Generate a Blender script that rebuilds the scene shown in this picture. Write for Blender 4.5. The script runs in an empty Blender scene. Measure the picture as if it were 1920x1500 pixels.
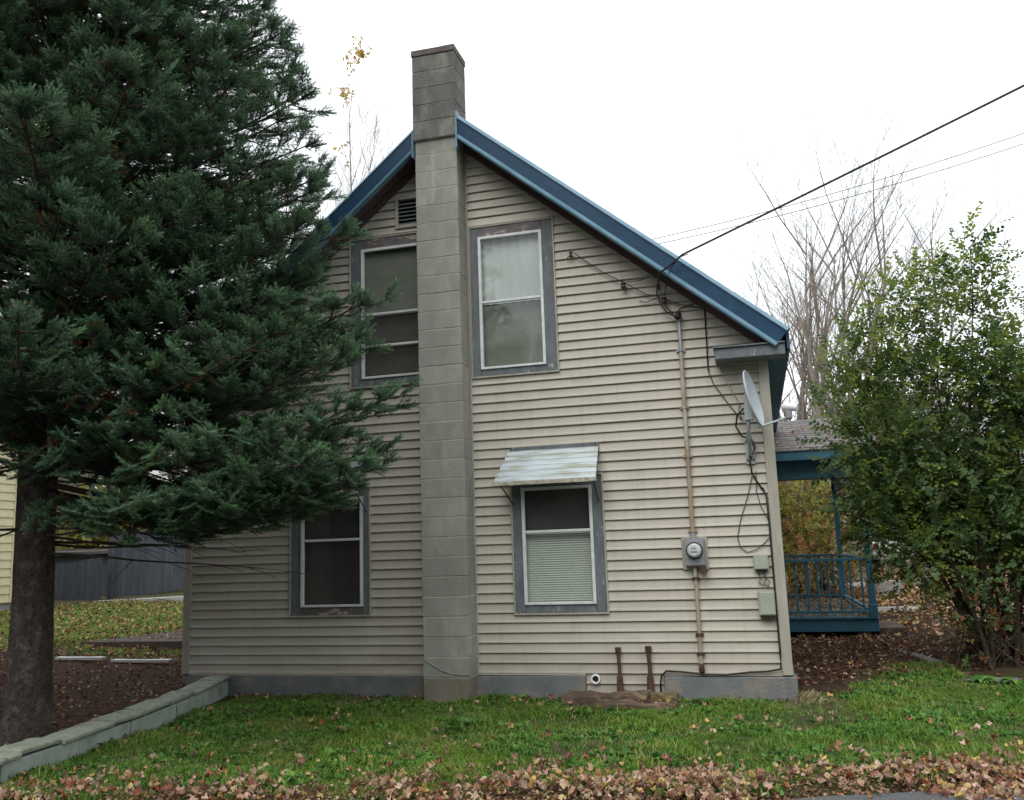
import bpy, bmesh, math, random
import numpy as np
from mathutils import Vector, Matrix, Euler, noise

S = bpy.context.scene
COL = S.collection
R = math.radians

# ------------------------------------------------------------------ camera
cam_data = bpy.data.cameras.new('camera')
cam = bpy.data.objects.new('camera', cam_data)
COL.objects.link(cam)
cam_data.sensor_width = 36
cam_data.lens = 31.25
cam_data.clip_start = 0.05
cam_data.clip_end = 600
_r = Vector((0.96398, 0.26388, -0.03323)); _u = Vector((0.07545, -0.15153, 0.98557)); _d = Vector((-0.25504, 0.95258, 0.16598))
M = Matrix((( _r.x, _u.x, -_d.x, 0), (_r.y, _u.y, -_d.y, -9.1935), (_r.z, _u.z, -_d.z, 1.2574), (0, 0, 0, 1)))
cam.matrix_world = M
S.camera = cam

# ------------------------------------------------------------------ world, sun, exposure
SUN_AZ, SUN_EL = 192, 52
world = bpy.data.worlds.new('World'); S.world = world; world.use_nodes = True
nt = world.node_tree; nt.nodes.clear()
wo = nt.nodes.new('ShaderNodeOutputWorld'); bg = nt.nodes.new('ShaderNodeBackground')
sky = nt.nodes.new('ShaderNodeTexSky'); sky.sky_type = 'NISHITA'; sky.sun_disc = False
sky.sun_elevation = R(SUN_EL); sky.sun_rotation = R(SUN_AZ)
mx = nt.nodes.new('ShaderNodeMix'); mx.data_type = 'RGBA'; mx.blend_type = 'MIX'; mx.clamp_factor = True; mx.clamp_result = False
mx.inputs[0].default_value = 0.88
mx.inputs[7].default_value = (11.8, 12.3, 12.7, 1)          # even cloud cover
nt.links.new(sky.outputs[0], mx.inputs[6]); nt.links.new(mx.outputs[2], bg.inputs[0])
bg.inputs[1].default_value = 0.1
nt.links.new(bg.outputs[0], wo.inputs[0])
sun_d = bpy.data.lights.new('sun', 'SUN'); sun_d.energy = 1.5; sun_d.angle = R(45); sun_d.color = (1.0, 0.96, 0.9)
sun = bpy.data.objects.new('sun', sun_d); COL.objects.link(sun)
_sd = Vector((math.sin(R(SUN_AZ)) * math.cos(R(SUN_EL)), math.cos(R(SUN_AZ)) * math.cos(R(SUN_EL)), math.sin(R(SUN_EL))))
sun.rotation_euler = _sd.to_track_quat('Z', 'Y').to_euler()
S.view_settings.view_transform = 'Standard'; S.view_settings.look = 'None'
S.view_settings.exposure = 0.38; S.view_settings.gamma = 1.0; S.view_settings.use_curve_mapping = False
try:
    S.cycles.use_denoising = True; S.cycles.max_bounces = 8; S.cycles.transparent_max_bounces = 16
except Exception: pass

# ------------------------------------------------------------------ materials
def mat(name, c1, c2=None, scale=6.0, rough=0.75, bump=0.0, bscale=60.0, stretch=(1, 1, 1), detail=6, metal=0.0,
        c3=None, scale3=1.5, cut3=(0.5, 0.65), spec=0.4, trans=0.0, bdist=0.01, lohi=(0.35, 0.65), inst=0.0, coat=0.0):
    """Colour from noise between c1 and c2, optional patches of c3, fine bump."""
    m = bpy.data.materials.new(name); m.use_nodes = True
    n = m.node_tree.nodes; l = m.node_tree.links
    b = n['Principled BSDF']; b.inputs['Roughness'].default_value = rough; b.inputs['Metallic'].default_value = metal
    b.inputs['Specular IOR Level'].default_value = spec
    c2 = c2 or tuple(v * 0.75 for v in c1)
    g = n.new('ShaderNodeNewGeometry'); mp = n.new('ShaderNodeMapping'); mp.inputs['Scale'].default_value = stretch
    l.new(g.outputs['Position'], mp.inputs['Vector'])
    t = n.new('ShaderNodeTexNoise'); t.inputs['Scale'].default_value = scale; t.inputs['Detail'].default_value = detail
    t.inputs['Roughness'].default_value = 0.6
    l.new(mp.outputs[0], t.inputs['Vector'])
    mr = n.new('ShaderNodeMapRange'); mr.inputs[1].default_value = lohi[0]; mr.inputs[2].default_value = lohi[1]
    l.new(t.outputs['Fac'], mr.inputs[0])
    mc = n.new('ShaderNodeMix'); mc.data_type = 'RGBA'; mc.inputs[6].default_value = (*c1, 1); mc.inputs[7].default_value = (*c2, 1)
    l.new(mr.outputs[0], mc.inputs[0]); out = mc.outputs[2]
    if c3:
        t3 = n.new('ShaderNodeTexNoise'); t3.inputs['Scale'].default_value = scale3; t3.inputs['Detail'].default_value = 8
        t3.inputs['Roughness'].default_value = 0.65
        l.new(mp.outputs[0], t3.inputs['Vector'])
        m3 = n.new('ShaderNodeMapRange'); m3.inputs[1].default_value = cut3[0]; m3.inputs[2].default_value = cut3[1]
        l.new(t3.outputs['Fac'], m3.inputs[0])
        mc3 = n.new('ShaderNodeMix'); mc3.data_type = 'RGBA'; mc3.inputs[7].default_value = (*c3, 1)
        l.new(out, mc3.inputs[6]); l.new(m3.outputs[0], mc3.inputs[0]); out = mc3.outputs[2]
    if inst > 0:
        oi = n.new('ShaderNodeObjectInfo'); hs = n.new('ShaderNodeHueSaturation')
        a = n.new('ShaderNodeMapRange'); a.inputs[3].default_value = 1 - inst; a.inputs[4].default_value = 1 + inst
        l.new(oi.outputs['Random'], a.inputs[0]); l.new(a.outputs[0], hs.inputs['Value']); l.new(out, hs.inputs['Color']); out = hs.outputs[0]
    l.new(out, b.inputs['Base Color'])
    if bump > 0:
        t2 = n.new('ShaderNodeTexNoise'); t2.inputs['Scale'].default_value = bscale; t2.inputs['Detail'].default_value = 4
        l.new(mp.outputs[0], t2.inputs['Vector'])
        bp = n.new('ShaderNodeBump'); bp.inputs['Strength'].default_value = bump; bp.inputs['Distance'].default_value = bdist
        l.new(t2.outputs['Fac'], bp.inputs['Height']); l.new(bp.outputs[0], b.inputs['Normal'])
    if trans > 0:
        tr = n.new('ShaderNodeBsdfTranslucent'); l.new(out, tr.inputs['Color']); ms = n.new('ShaderNodeMixShader')
        ms.inputs[0].default_value = trans; l.new(b.outputs[0], ms.inputs[1]); l.new(tr.outputs[0], ms.inputs[2])
        l.new(ms.outputs[0], n['Material Output'].inputs['Surface'])
    return m

def leaf_mat(name, stops, rough=0.6, trans=0.3, patch=0.0, tips=False):
    """Leaf colour picked per instance from a list of colours."""
    m = bpy.data.materials.new(name); m.use_nodes = True
    n = m.node_tree.nodes; l = m.node_tree.links; b = n['Principled BSDF']
    b.inputs['Roughness'].default_value = rough; b.inputs['Specular IOR Level'].default_value = 0.3
    oi = n.new('ShaderNodeObjectInfo'); cr = n.new('ShaderNodeValToRGB'); cr.color_ramp.interpolation = 'LINEAR'
    e = cr.color_ramp.elements
    while len(e) < len(stops): e.new(0.5)
    for i, c in enumerate(stops):
        e[i].position = i / max(1, len(stops) - 1); e[i].color = (*c, 1)
    if patch > 0:
        t = n.new('ShaderNodeTexNoise'); t.inputs['Scale'].default_value = 1.1; t.inputs['Detail'].default_value = 3
        l.new(oi.outputs['Location'], t.inputs['Vector'])
        mr = n.new('ShaderNodeMapRange'); mr.inputs[1].default_value = 0.33; mr.inputs[2].default_value = 0.67
        l.new(t.outputs['Fac'], mr.inputs[0])
        mm = n.new('ShaderNodeMix'); mm.data_type = 'FLOAT'; mm.inputs[0].default_value = patch
        l.new(oi.outputs['Random'], mm.inputs[2]); l.new(mr.outputs[0], mm.inputs[3]); l.new(mm.outputs[0], cr.inputs[0])
    else:
        l.new(oi.outputs['Random'], cr.inputs[0])
    if tips:
        tc = n.new('ShaderNodeTexCoord'); vl = n.new('ShaderNodeVectorMath'); vl.operation = 'LENGTH'; l.new(tc.outputs['Object'], vl.inputs[0])
    g = n.new('ShaderNodeNewGeometry'); t2 = n.new('ShaderNodeTexNoise'); t2.inputs['Scale'].default_value = 40
    l.new(g.outputs['Position'], t2.inputs['Vector'])
    mr2 = n.new('ShaderNodeMapRange'); mr2.inputs[3].default_value = 0.75; mr2.inputs[4].default_value = 1.25
    l.new(t2.outputs['Fac'], mr2.inputs[0])
    hs = n.new('ShaderNodeHueSaturation'); l.new(cr.outputs[0], hs.inputs['Color'])
    if tips:                                       # dark at the spray's base, rising to pale at the shoot ends
        mt = n.new('ShaderNodeMapRange'); mt.inputs[1].default_value = .04; mt.inputs[2].default_value = .22; mt.inputs[3].default_value = .45; mt.inputs[4].default_value = 2.0
        l.new(vl.outputs['Value'], mt.inputs[0]); mq = n.new('ShaderNodeMath'); mq.operation = 'MULTIPLY'; l.new(mt.outputs[0], mq.inputs[0]); l.new(mr2.outputs[0], mq.inputs[1]); l.new(mq.outputs[0], hs.inputs['Value'])
    else: l.new(mr2.outputs[0], hs.inputs['Value'])
    l.new(hs.outputs[0], b.inputs['Base Color'])
    if trans > 0:
        tr = n.new('ShaderNodeBsdfTranslucent'); l.new(hs.outputs[0], tr.inputs['Color']); ms = n.new('ShaderNodeMixShader')
        ms.inputs[0].default_value = trans; l.new(b.outputs[0], ms.inputs[1]); l.new(tr.outputs[0], ms.inputs[2])
        l.new(ms.outputs[0], n['Material Output'].inputs['Surface'])
    return m

def glass_mat():
    m = bpy.data.materials.new('window_glass'); m.use_nodes = True
    n = m.node_tree.nodes; l = m.node_tree.links; n.remove(n['Principled BSDF'])
    tr = n.new('ShaderNodeBsdfTransparent'); tr.inputs[0].default_value = (0.93, 0.96, 0.95, 1)
    gl = n.new('ShaderNodeBsdfGlossy'); gl.inputs['Roughness'].default_value = 0.04
    lw = n.new('ShaderNodeLayerWeight'); lw.inputs[0].default_value = 0.5
    pw = n.new('ShaderNodeMath'); pw.operation = 'POWER'; pw.inputs[1].default_value = 4; l.new(lw.outputs['Facing'], pw.inputs[0])
    fr = n.new('ShaderNodeMath'); fr.operation = 'MULTIPLY_ADD'; fr.inputs[1].default_value = .85; fr.inputs[2].default_value = .07; l.new(pw.outputs[0], fr.inputs[0])
    t = n.new('ShaderNodeTexNoise'); t.inputs['Scale'].default_value = 3; bp = n.new('ShaderNodeBump')
    bp.inputs['Strength'].default_value = 0.05; bp.inputs['Distance'].default_value = 0.02
    l.new(t.outputs['Fac'], bp.inputs['Height']); l.new(bp.outputs[0], gl.inputs['Normal'])
    ms = n.new('ShaderNodeMixShader'); l.new(fr.outputs[0], ms.inputs[0]); l.new(tr.outputs[0], ms.inputs[1]); l.new(gl.outputs[0], ms.inputs[2])
    l.new(ms.outputs[0], n['Material Output'].inputs['Surface'])
    return m

def siding_mat():
    m = mat('vinyl_siding', (0.50, 0.47, 0.405), (0.45, 0.42, 0.355), scale=2.2, rough=0.62, stretch=(0.5, 1, 3), spec=0.3,
            bump=0.12, bscale=90, c3=(0.36, 0.33, 0.27), scale3=1.4, cut3=(0.56, 0.78), inst=0.03)
    n = m.node_tree.nodes; l = m.node_tree.links; b = n['Principled BSDF']
    src = b.inputs['Base Color'].links[0].from_socket
    g = n.new('ShaderNodeNewGeometry'); sx = n.new('ShaderNodeSeparateXYZ'); l.new(g.outputs['Position'], sx.inputs[0])
    # brown grime splashed up on the lowest boards
    t = n.new('ShaderNodeTexNoise'); t.inputs['Scale'].default_value = 5; t.inputs['Detail'].default_value = 7
    l.new(g.outputs['Position'], t.inputs['Vector'])
    a = n.new('ShaderNodeMapRange'); a.inputs[1].default_value = 0.32; a.inputs[2].default_value = -0.12; a.inputs[3].default_value = 0; a.inputs[4].default_value = 0.55
    l.new(sx.outputs['Z'], a.inputs[0])
    mm = n.new('ShaderNodeMath'); mm.operation = 'MULTIPLY'; l.new(a.outputs[0], mm.inputs[0]); l.new(t.outputs['Fac'], mm.inputs[1])
    mc = n.new('ShaderNodeMix'); mc.data_type = 'RGBA'; mc.inputs[7].default_value = (0.16, 0.11, 0.075, 1)
    # rain streaks: grime in tall narrow runs
    mp2 = n.new('ShaderNodeMapping'); mp2.inputs['Scale'].default_value = (9, 1, .55); l.new(g.outputs['Position'], mp2.inputs['Vector'])
    ts = n.new('ShaderNodeTexNoise'); ts.inputs['Scale'].default_value = 1.6; ts.inputs['Detail'].default_value = 5; l.new(mp2.outputs[0], ts.inputs['Vector'])
    ms_ = n.new('ShaderNodeMapRange'); ms_.inputs[1].default_value = .5; ms_.inputs[2].default_value = .72; ms_.inputs[3].default_value = 0; ms_.inputs[4].default_value = .2; l.new(ts.outputs['Fac'], ms_.inputs[0])
    mk = n.new('ShaderNodeMix'); mk.data_type = 'RGBA'; mk.inputs[7].default_value = (0.27, 0.25, 0.185, 1); l.new(src, mk.inputs[6]); l.new(ms_.outputs[0], mk.inputs[0])
    l.new(mk.outputs[2], mc.inputs[6]); l.new(mm.outputs[0], mc.inputs[0]); l.new(mc.outputs[2], b.inputs['Base Color'])
    return m

def block_mat(name, c1, c2, c3, streak=False):
    m = mat(name, c1, c2, scale=6, rough=0.92, bump=0.55, bscale=110, bdist=.01, c3=c3, scale3=4.5, cut3=(0.5, 0.66), spec=0.12, stretch=(1, 1, 0.45), inst=0.08)
    n = m.node_tree.nodes; l = m.node_tree.links; b = n['Principled BSDF']
    src = b.inputs['Base Color'].links[0].from_socket
    if streak:                                     # pale lime run below the shoulder of the stack
        g = n.new('ShaderNodeNewGeometry'); sx = n.new('ShaderNodeSeparateXYZ'); l.new(g.outputs['Position'], sx.inputs[0])
        t = n.new('ShaderNodeTexNoise'); t.inputs['Scale'].default_value = 9; l.new(g.outputs['Position'], t.inputs['Vector'])
        w = n.new('ShaderNodeMath'); w.operation = 'MULTIPLY_ADD'; w.inputs[1].default_value = 0.10
        l.new(t.outputs['Fac'], w.inputs[0]); l.new(sx.outputs['X'], w.inputs[2])
        c = n.new('ShaderNodeMath'); c.operation = 'COMPARE'; c.inputs[1].default_value = -3.165; c.inputs[2].default_value = 0.016
        l.new(w.outputs[0], c.inputs[0])
        c2_ = n.new('ShaderNodeMath'); c2_.operation = 'COMPARE'; c2_.inputs[1].default_value = 5.42; c2_.inputs[2].default_value = 0.31
        l.new(sx.outputs['Z'], c2_.inputs[0])
        k = n.new('ShaderNodeMath'); k.operation = 'MULTIPLY'; l.new(c.outputs[0], k.inputs[0]); l.new(c2_.outputs[0], k.inputs[1])
        k2 = n.new('ShaderNodeMath'); k2.operation = 'MULTIPLY'; k2.inputs[1].default_value = 0.6; l.new(k.outputs[0], k2.inputs[0])
        mc = n.new('ShaderNodeMix'); mc.data_type = 'RGBA'; mc.inputs[7].default_value = (0.48, 0.47, 0.36, 1)
        l.new(src, mc.inputs[6]); l.new(k2.outputs[0], mc.inputs[0]); l.new(mc.outputs[2], b.inputs['Base Color'])
    return m

M_ = {}
M_['siding'] = siding_mat()
M_['trim'] = mat('beige_trim', (0.42, 0.39, 0.33), (0.33, 0.31, 0.26), scale=3, rough=0.6, stretch=(4, 4, 0.6), c3=(0.2, 0.18, 0.14), scale3=5, cut3=(0.62, 0.75))
M_['casing'] = mat('weathered_grey_paint', (0.17, 0.19, 0.20), (0.115, 0.13, 0.14), scale=14, rough=0.85, bump=0.35, bscale=50, stretch=(1, 1, 0.35),
                   c3=(0.36, 0.38, 0.36), scale3=22, cut3=(0.62, 0.68))
M_['casing_peel'] = mat('peeling_grey_paint', (0.12, 0.10, 0.095), (0.17, 0.16, 0.16), scale=16, rough=0.9, bump=0.5, bscale=50, stretch=(0.4, 1, 1),
                   c3=(0.42, 0.36, 0.31), scale3=18, cut3=(0.55, 0.6))
M_['white'] = mat('white_aluminium', (0.74, 0.76, 0.76), (0.6, 0.62, 0.62), scale=12, rough=0.45, c3=(0.36, 0.35, 0.3), scale3=14, cut3=(0.66, 0.72))
M_['glass'] = glass_mat()
M_['interior'] = mat('dark_room', (0.03, 0.028, 0.03), rough=0.9)
M_['curtain'] = mat('pale_curtain', (0.56, 0.60, 0.56), (0.46, 0.49, 0.46), scale=2.2, rough=0.9, stretch=(1.5, 1, 0.7))
M_['shade'] = mat('grey_green_shade', (0.235, 0.24, 0.20), (0.19, 0.195, 0.165), scale=3, rough=0.9, stretch=(1, 1, 2))
M_['dshade'] = mat('dark_shade', (0.13, 0.12, 0.105), (0.10, 0.09, 0.085), scale=3, rough=0.9)
M_['blind'] = mat('pale_blind', (0.60, 0.64, 0.56), (0.52, 0.56, 0.49), scale=2, rough=0.5)
M_['purple'] = mat('dark_purple_shade', (0.080, 0.070, 0.073), (0.060, 0.053, 0.056), scale=2, rough=0.9)
M_['blueroof'] = mat('blue_painted_metal', (0.022, 0.068, 0.135), (0.017, 0.055, 0.11), scale=3, rough=0.38, spec=0.5, bump=0.06, bscale=12, c3=(0.035, 0.10, 0.18), scale3=5, cut3=(0.55, 0.8))
M_['bluetrim'] = mat('pale_blue_metal', (0.15, 0.265, 0.34), (0.10, 0.20, 0.275), scale=4, rough=0.4, spec=0.5, c3=(0.2, 0.32, 0.4), scale3=9, cut3=(0.58, 0.7))
M_['soffit'] = mat('brown_soffit', (0.13, 0.085, 0.08), (0.09, 0.06, 0.06), scale=4, rough=0.8)
M_['concrete'] = mat('painted_foundation', (0.19, 0.20, 0.20), (0.125, 0.14, 0.15), scale=3.5, rough=0.92, bump=0.5, bscale=40, c3=(0.27, 0.23, 0.19), scale3=2.6, cut3=(0.5, 0.66), spec=0.15, lohi=(0.3, 0.7))
M_['block'] = block_mat('grey_green_blockwork', (0.335, 0.34, 0.30), (0.28, 0.285, 0.25), (0.39, 0.38, 0.33), True)
M_['block_dark'] = block_mat('sooty_blockwork', (0.20, 0.19, 0.175), (0.14, 0.133, 0.125), (0.28, 0.27, 0.24))
M_['block_base'] = block_mat('stained_blockwork', (0.24, 0.22, 0.175), (0.19, 0.17, 0.13), (0.27, 0.26, 0.21))
M_['mortar'] = mat('pale_mortar', (0.46, 0.46, 0.38), (0.30, 0.30, 0.25), scale=9, rough=0.95)
M_['cap'] = mat('sooty_cap', (0.12, 0.095, 0.085), (0.17, 0.14, 0.125), scale=10, rough=0.95, bump=0.4, bscale=50)
M_['porchblue'] = mat('teal_blue_paint', (0.038, 0.13, 0.195), (0.028, 0.10, 0.15), scale=6, rough=0.55, c3=(0.09, 0.18, 0.22), scale3=16, cut3=(0.63, 0.7))
M_['shingle'] = mat('grey_shingles', (0.17, 0.155, 0.15), (0.105, 0.10, 0.10), scale=9, rough=0.95, bump=0.5, bscale=40, inst=0.2, c3=(0.24, 0.2, 0.17), scale3=14, cut3=(0.58, 0.66))
M_['awning'] = mat('oxidised_aluminium', (0.43, 0.50, 0.53), (0.34, 0.40, 0.43), scale=5, rough=0.45, metal=0.15, stretch=(0.4, 1, 4), c3=(0.27, 0.285, 0.22), scale3=5, cut3=(0.48, 0.62))
M_['awning_edge'] = mat('corroded_awning_edge', (0.5, 0.49, 0.43), (0.3, 0.27, 0.2), scale=18, rough=0.8)
M_['rustpipe'] = mat('rust_stained_conduit', (0.38, 0.34, 0.26), (0.30, 0.22, 0.15), scale=9, rough=0.7, stretch=(1, 1, 0.5), c3=(0.44, 0.42, 0.36), scale3=5, cut3=(0.5, 0.62))
M_['galv'] = mat('galvanised_steel', (0.40, 0.42, 0.43), (0.30, 0.32, 0.33), scale=14, rough=0.45, metal=0.4)
M_['rust'] = mat('rusty_iron', (0.06, 0.036, 0.03), (0.11, 0.058, 0.04), scale=16, rough=0.9, bump=0.5, bscale=60)
M_['black'] = mat('black_rubber', (0.018, 0.018, 0.02), rough=0.55)
M_['blackgrey'] = mat('weathered_cable', (0.05, 0.048, 0.045), rough=0.7)
M_['greybox'] = mat('grey_meter_enamel', (0.27, 0.28, 0.30), (0.22, 0.23, 0.25), scale=9, rough=0.5, c3=(0.19, 0.15, 0.14), scale3=9, cut3=(0.6, 0.7))
M_['dial'] = mat('meter_face', (0.62, 0.66, 0.64), (0.4, 0.44, 0.43), scale=40, rough=0.35)
M_['boxgreen'] = mat('pale_green_plastic', (0.37, 0.40, 0.32), (0.32, 0.35, 0.28), scale=7, rough=0.5, c3=(0.25, 0.24, 0.18), scale3=10, cut3=(0.6, 0.75))
M_['dish'] = mat('grey_dish_enamel', (0.46, 0.52, 0.55), (0.40, 0.46, 0.48), scale=4, rough=0.4)
M_['whiteplastic'] = mat('white_plastic', (0.85, 0.85, 0.85), (0.78, 0.78, 0.78), scale=4, rough=0.35)
M_['ceramic'] = mat('brown_ceramic', (0.06, 0.02, 0.015), rough=0.2)
M_['bark'] = mat('spruce_bark', (0.062, 0.048, 0.040), (0.03, 0.024, 0.021), scale=26, rough=0.95, bump=1.0, bscale=30, bdist=.05, stretch=(1, 1, 0.75), c3=(0.105, 0.09, 0.078), scale3=12, cut3=(0.5, 0.66))
M_['branch'] = mat('spruce_branch', (0.06, 0.042, 0.03), (0.035, 0.026, 0.02), scale=20, rough=0.95)
M_['needles'] = leaf_mat('blue_green_needles', [(0.034, 0.068, 0.030), (0.048, 0.098, 0.042), (0.065, 0.125, 0.06), (0.10, 0.17, 0.105), (0.08, 0.15, 0.045)], rough=0.5, trans=0.12, patch=0.4, tips=True)
M_['deadneedles'] = leaf_mat('brown_needles', [(0.16, 0.065, 0.02), (0.19, 0.09, 0.025), (0.07, 0.06, 0.02)], rough=0.8, trans=0.1)
M_['greybark'] = mat('grey_bark', (0.30, 0.265, 0.23), (0.21, 0.18, 0.155), scale=14, rough=0.95)
M_['shrubbark'] = mat('shrub_bark', (0.075, 0.05, 0.036), (0.045, 0.032, 0.025), scale=20, rough=0.95, bump=0.5, bscale=40)
M_['shrubleaf'] = leaf_mat('shrub_leaves', [(0.11, 0.17, 0.035), (0.17, 0.25, 0.04), (0.29, 0.37, 0.06), (0.17, 0.21, 0.06), (0.48, 0.47, 0.10)], trans=0.5, patch=0.3)  # paler leaves for the shrub's top, sky backlight painted into the colour
M_['shadedleaf'] = leaf_mat('shaded_shrub_leaves', [(0.05, 0.09, 0.035), (0.07, 0.125, 0.042), (0.11, 0.18, 0.07), (0.17, 0.17, 0.05)], trans=0.35, patch=0.3)  # leaves of the shrub's lower part, shade painted into the colour
M_['autumnleaf'] = leaf_mat('autumn_leaves', [(0.16, 0.19, 0.03), (0.25, 0.22, 0.04), (0.20, 0.16, 0.04), (0.14, 0.17, 0.04), (0.30, 0.17, 0.04)], trans=0.35)
M_['russet'] = leaf_mat('russet_leaves', [(0.20, 0.06, 0.03), (0.26, 0.11, 0.04), (0.12, 0.06, 0.03), (0.22, 0.17, 0.05), (0.09, 0.10, 0.03)], trans=0.3)
M_['yellowleaf'] = leaf_mat('yellow_leaves', [(0.45, 0.30, 0.05), (0.55, 0.38, 0.08)], trans=0.4)
M_['grass'] = leaf_mat('grass_blades', [(0.05, 0.125, 0.022), (0.09, 0.19, 0.026), (0.14, 0.26, 0.032), (0.21, 0.29, 0.045), (0.36, 0.30, 0.13)], rough=0.5, trans=0.35, patch=0.4)
M_['weed'] = leaf_mat('broad_weeds', [(0.05, 0.14, 0.028), (0.09, 0.215, 0.04), (0.17, 0.32, 0.06)], trans=0.3)
M_['litter'] = leaf_mat('dry_fallen_leaves', [(0.50, 0.37, 0.25), (0.35, 0.20, 0.12), (0.20, 0.10, 0.06), (0.58, 0.42, 0.33), (0.28, 0.07, 0.045), (0.50, 0.38, 0.13), (0.42, 0.31, 0.22), (0.16, 0.09, 0.06)], rough=0.8, trans=0.12)
M_['browlitter'] = leaf_mat('brown_litter', [(0.085, 0.036, 0.024), (0.13, 0.055, 0.034), (0.055, 0.032, 0.024), (0.20, 0.115, 0.07), (0.11, 0.04, 0.026)], rough=0.9, trans=0.05)
M_['goldlitter'] = leaf_mat('golden_litter', [(0.42, 0.27, 0.10), (0.30, 0.18, 0.07), (0.50, 0.36, 0.18), (0.20, 0.11, 0.05), (0.36, 0.16, 0.08)], rough=0.85, trans=0.1)
M_['straw'] = leaf_mat('dead_grass', [(0.30, 0.25, 0.14), (0.38, 0.33, 0.20), (0.22, 0.19, 0.09)], trans=0.2)
M_['ground'] = mat('lawn_soil', (0.045, 0.062, 0.022), (0.07, 0.052, 0.032), scale=2.5, rough=1.0, bump=0.8, bscale=30, c3=(0.10, 0.07, 0.045), scale3=1.2, cut3=(0.5, 0.7), spec=0.05)
M_['litterground'] = mat('litter_soil', (0.06, 0.034, 0.024), (0.036, 0.025, 0.018), scale=9, rough=1.0, bump=0.8, bscale=30, c3=(0.11, 0.07, 0.045), scale3=20, cut3=(0.57, 0.66), spec=0.05)
M_['asphalt'] = mat('asphalt', (0.105, 0.11, 0.115), (0.075, 0.08, 0.085), scale=30, rough=0.95, bump=0.5, bscale=160, c3=(0.16, 0.16, 0.155), scale3=60, cut3=(0.58, 0.64))
M_['retwall'] = mat('green_grey_wall_paint', (0.36, 0.41, 0.36), (0.27, 0.31, 0.275), scale=5, rough=0.9, bump=0.5, bscale=35, stretch=(1, 1, 0.5), c3=(0.16, 0.17, 0.14), scale3=7, cut3=(0.55, 0.72), spec=0.2)
M_['wallcap'] = mat('mossy_capping', (0.30, 0.33, 0.26), (0.22, 0.245, 0.19), scale=8, rough=0.95, bump=0.6, bscale=40, c3=(0.12, 0.12, 0.09), scale3=12, cut3=(0.56, 0.68))
M_['fence'] = mat('grey_stained_wood', (0.062, 0.072, 0.09), (0.045, 0.052, 0.066), scale=8, rough=0.85, stretch=(1, 1, 0.2), inst=0.15)
M_['yellow'] = mat('cream_clapboard', (0.72, 0.66, 0.42), (0.66, 0.60, 0.38), scale=4, rough=0.6)
M_['yfound'] = mat('pale_foundation', (0.36, 0.38, 0.36), (0.28, 0.3, 0.29), scale=4, rough=0.9)
M_['whitehouse'] = mat('weathered_white_clapboard', (0.62, 0.62, 0.60), (0.50, 0.50, 0.48), scale=3, rough=0.7)
M_['darkroof'] = mat('dark_roofing', (0.08, 0.075, 0.075), (0.06, 0.055, 0.055), scale=6, rough=0.95)
M_['oldwood'] = mat('rotting_wood', (0.10, 0.066, 0.045), (0.055, 0.04, 0.03), scale=10, rough=0.98, bump=0.9, bscale=25, stretch=(0.4, 1, 1), c3=(0.21, 0.15, 0.09), scale3=9, cut3=(0.52, 0.64))
M_['mosswood'] = mat('mossy_wood', (0.17, 0.13, 0.055), (0.10, 0.07, 0.04), scale=16, rough=0.98, bump=0.9, bscale=40, c3=(0.30, 0.24, 0.14), scale3=20, cut3=(0.55, 0.65))
M_['edging'] = mat('grey_edging', (0.20, 0.19, 0.18), (0.13, 0.12, 0.11), scale=8, rough=0.95, bump=0.6, bscale=40)
M_['darkwood'] = mat('dark_planks', (0.075, 0.055, 0.045), (0.05, 0.038, 0.032), scale=10, rough=0.95, stretch=(0.3, 1, 1))
M_['whiteboard'] = mat('white_painted_wood', (0.62, 0.62, 0.6), (0.5, 0.5, 0.48), scale=9, rough=0.8)
M_['carwhite'] = mat('white_car_paint', (0.72, 0.74, 0.76), (0.68, 0.7, 0.72), scale=1, rough=0.25, spec=0.6)
M_['carglass'] = mat('car_glass', (0.03, 0.035, 0.04), rough=0.08, spec=0.8)
M_['tyre'] = mat('tyre_rubber', (0.02, 0.02, 0.02), rough=0.9)
M_['red'] = mat('red_lens', (0.5, 0.02, 0.02), rough=0.2)
M_['thicket'] = mat('bare_thicket', (0.15, 0.12, 0.095), (0.10, 0.085, 0.065), scale=0.4, rough=1.0, inst=0.3)
M_['cinder'] = mat('cinder_block', (0.33, 0.32, 0.30), (0.25, 0.245, 0.23), scale=12, rough=0.95)

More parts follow.
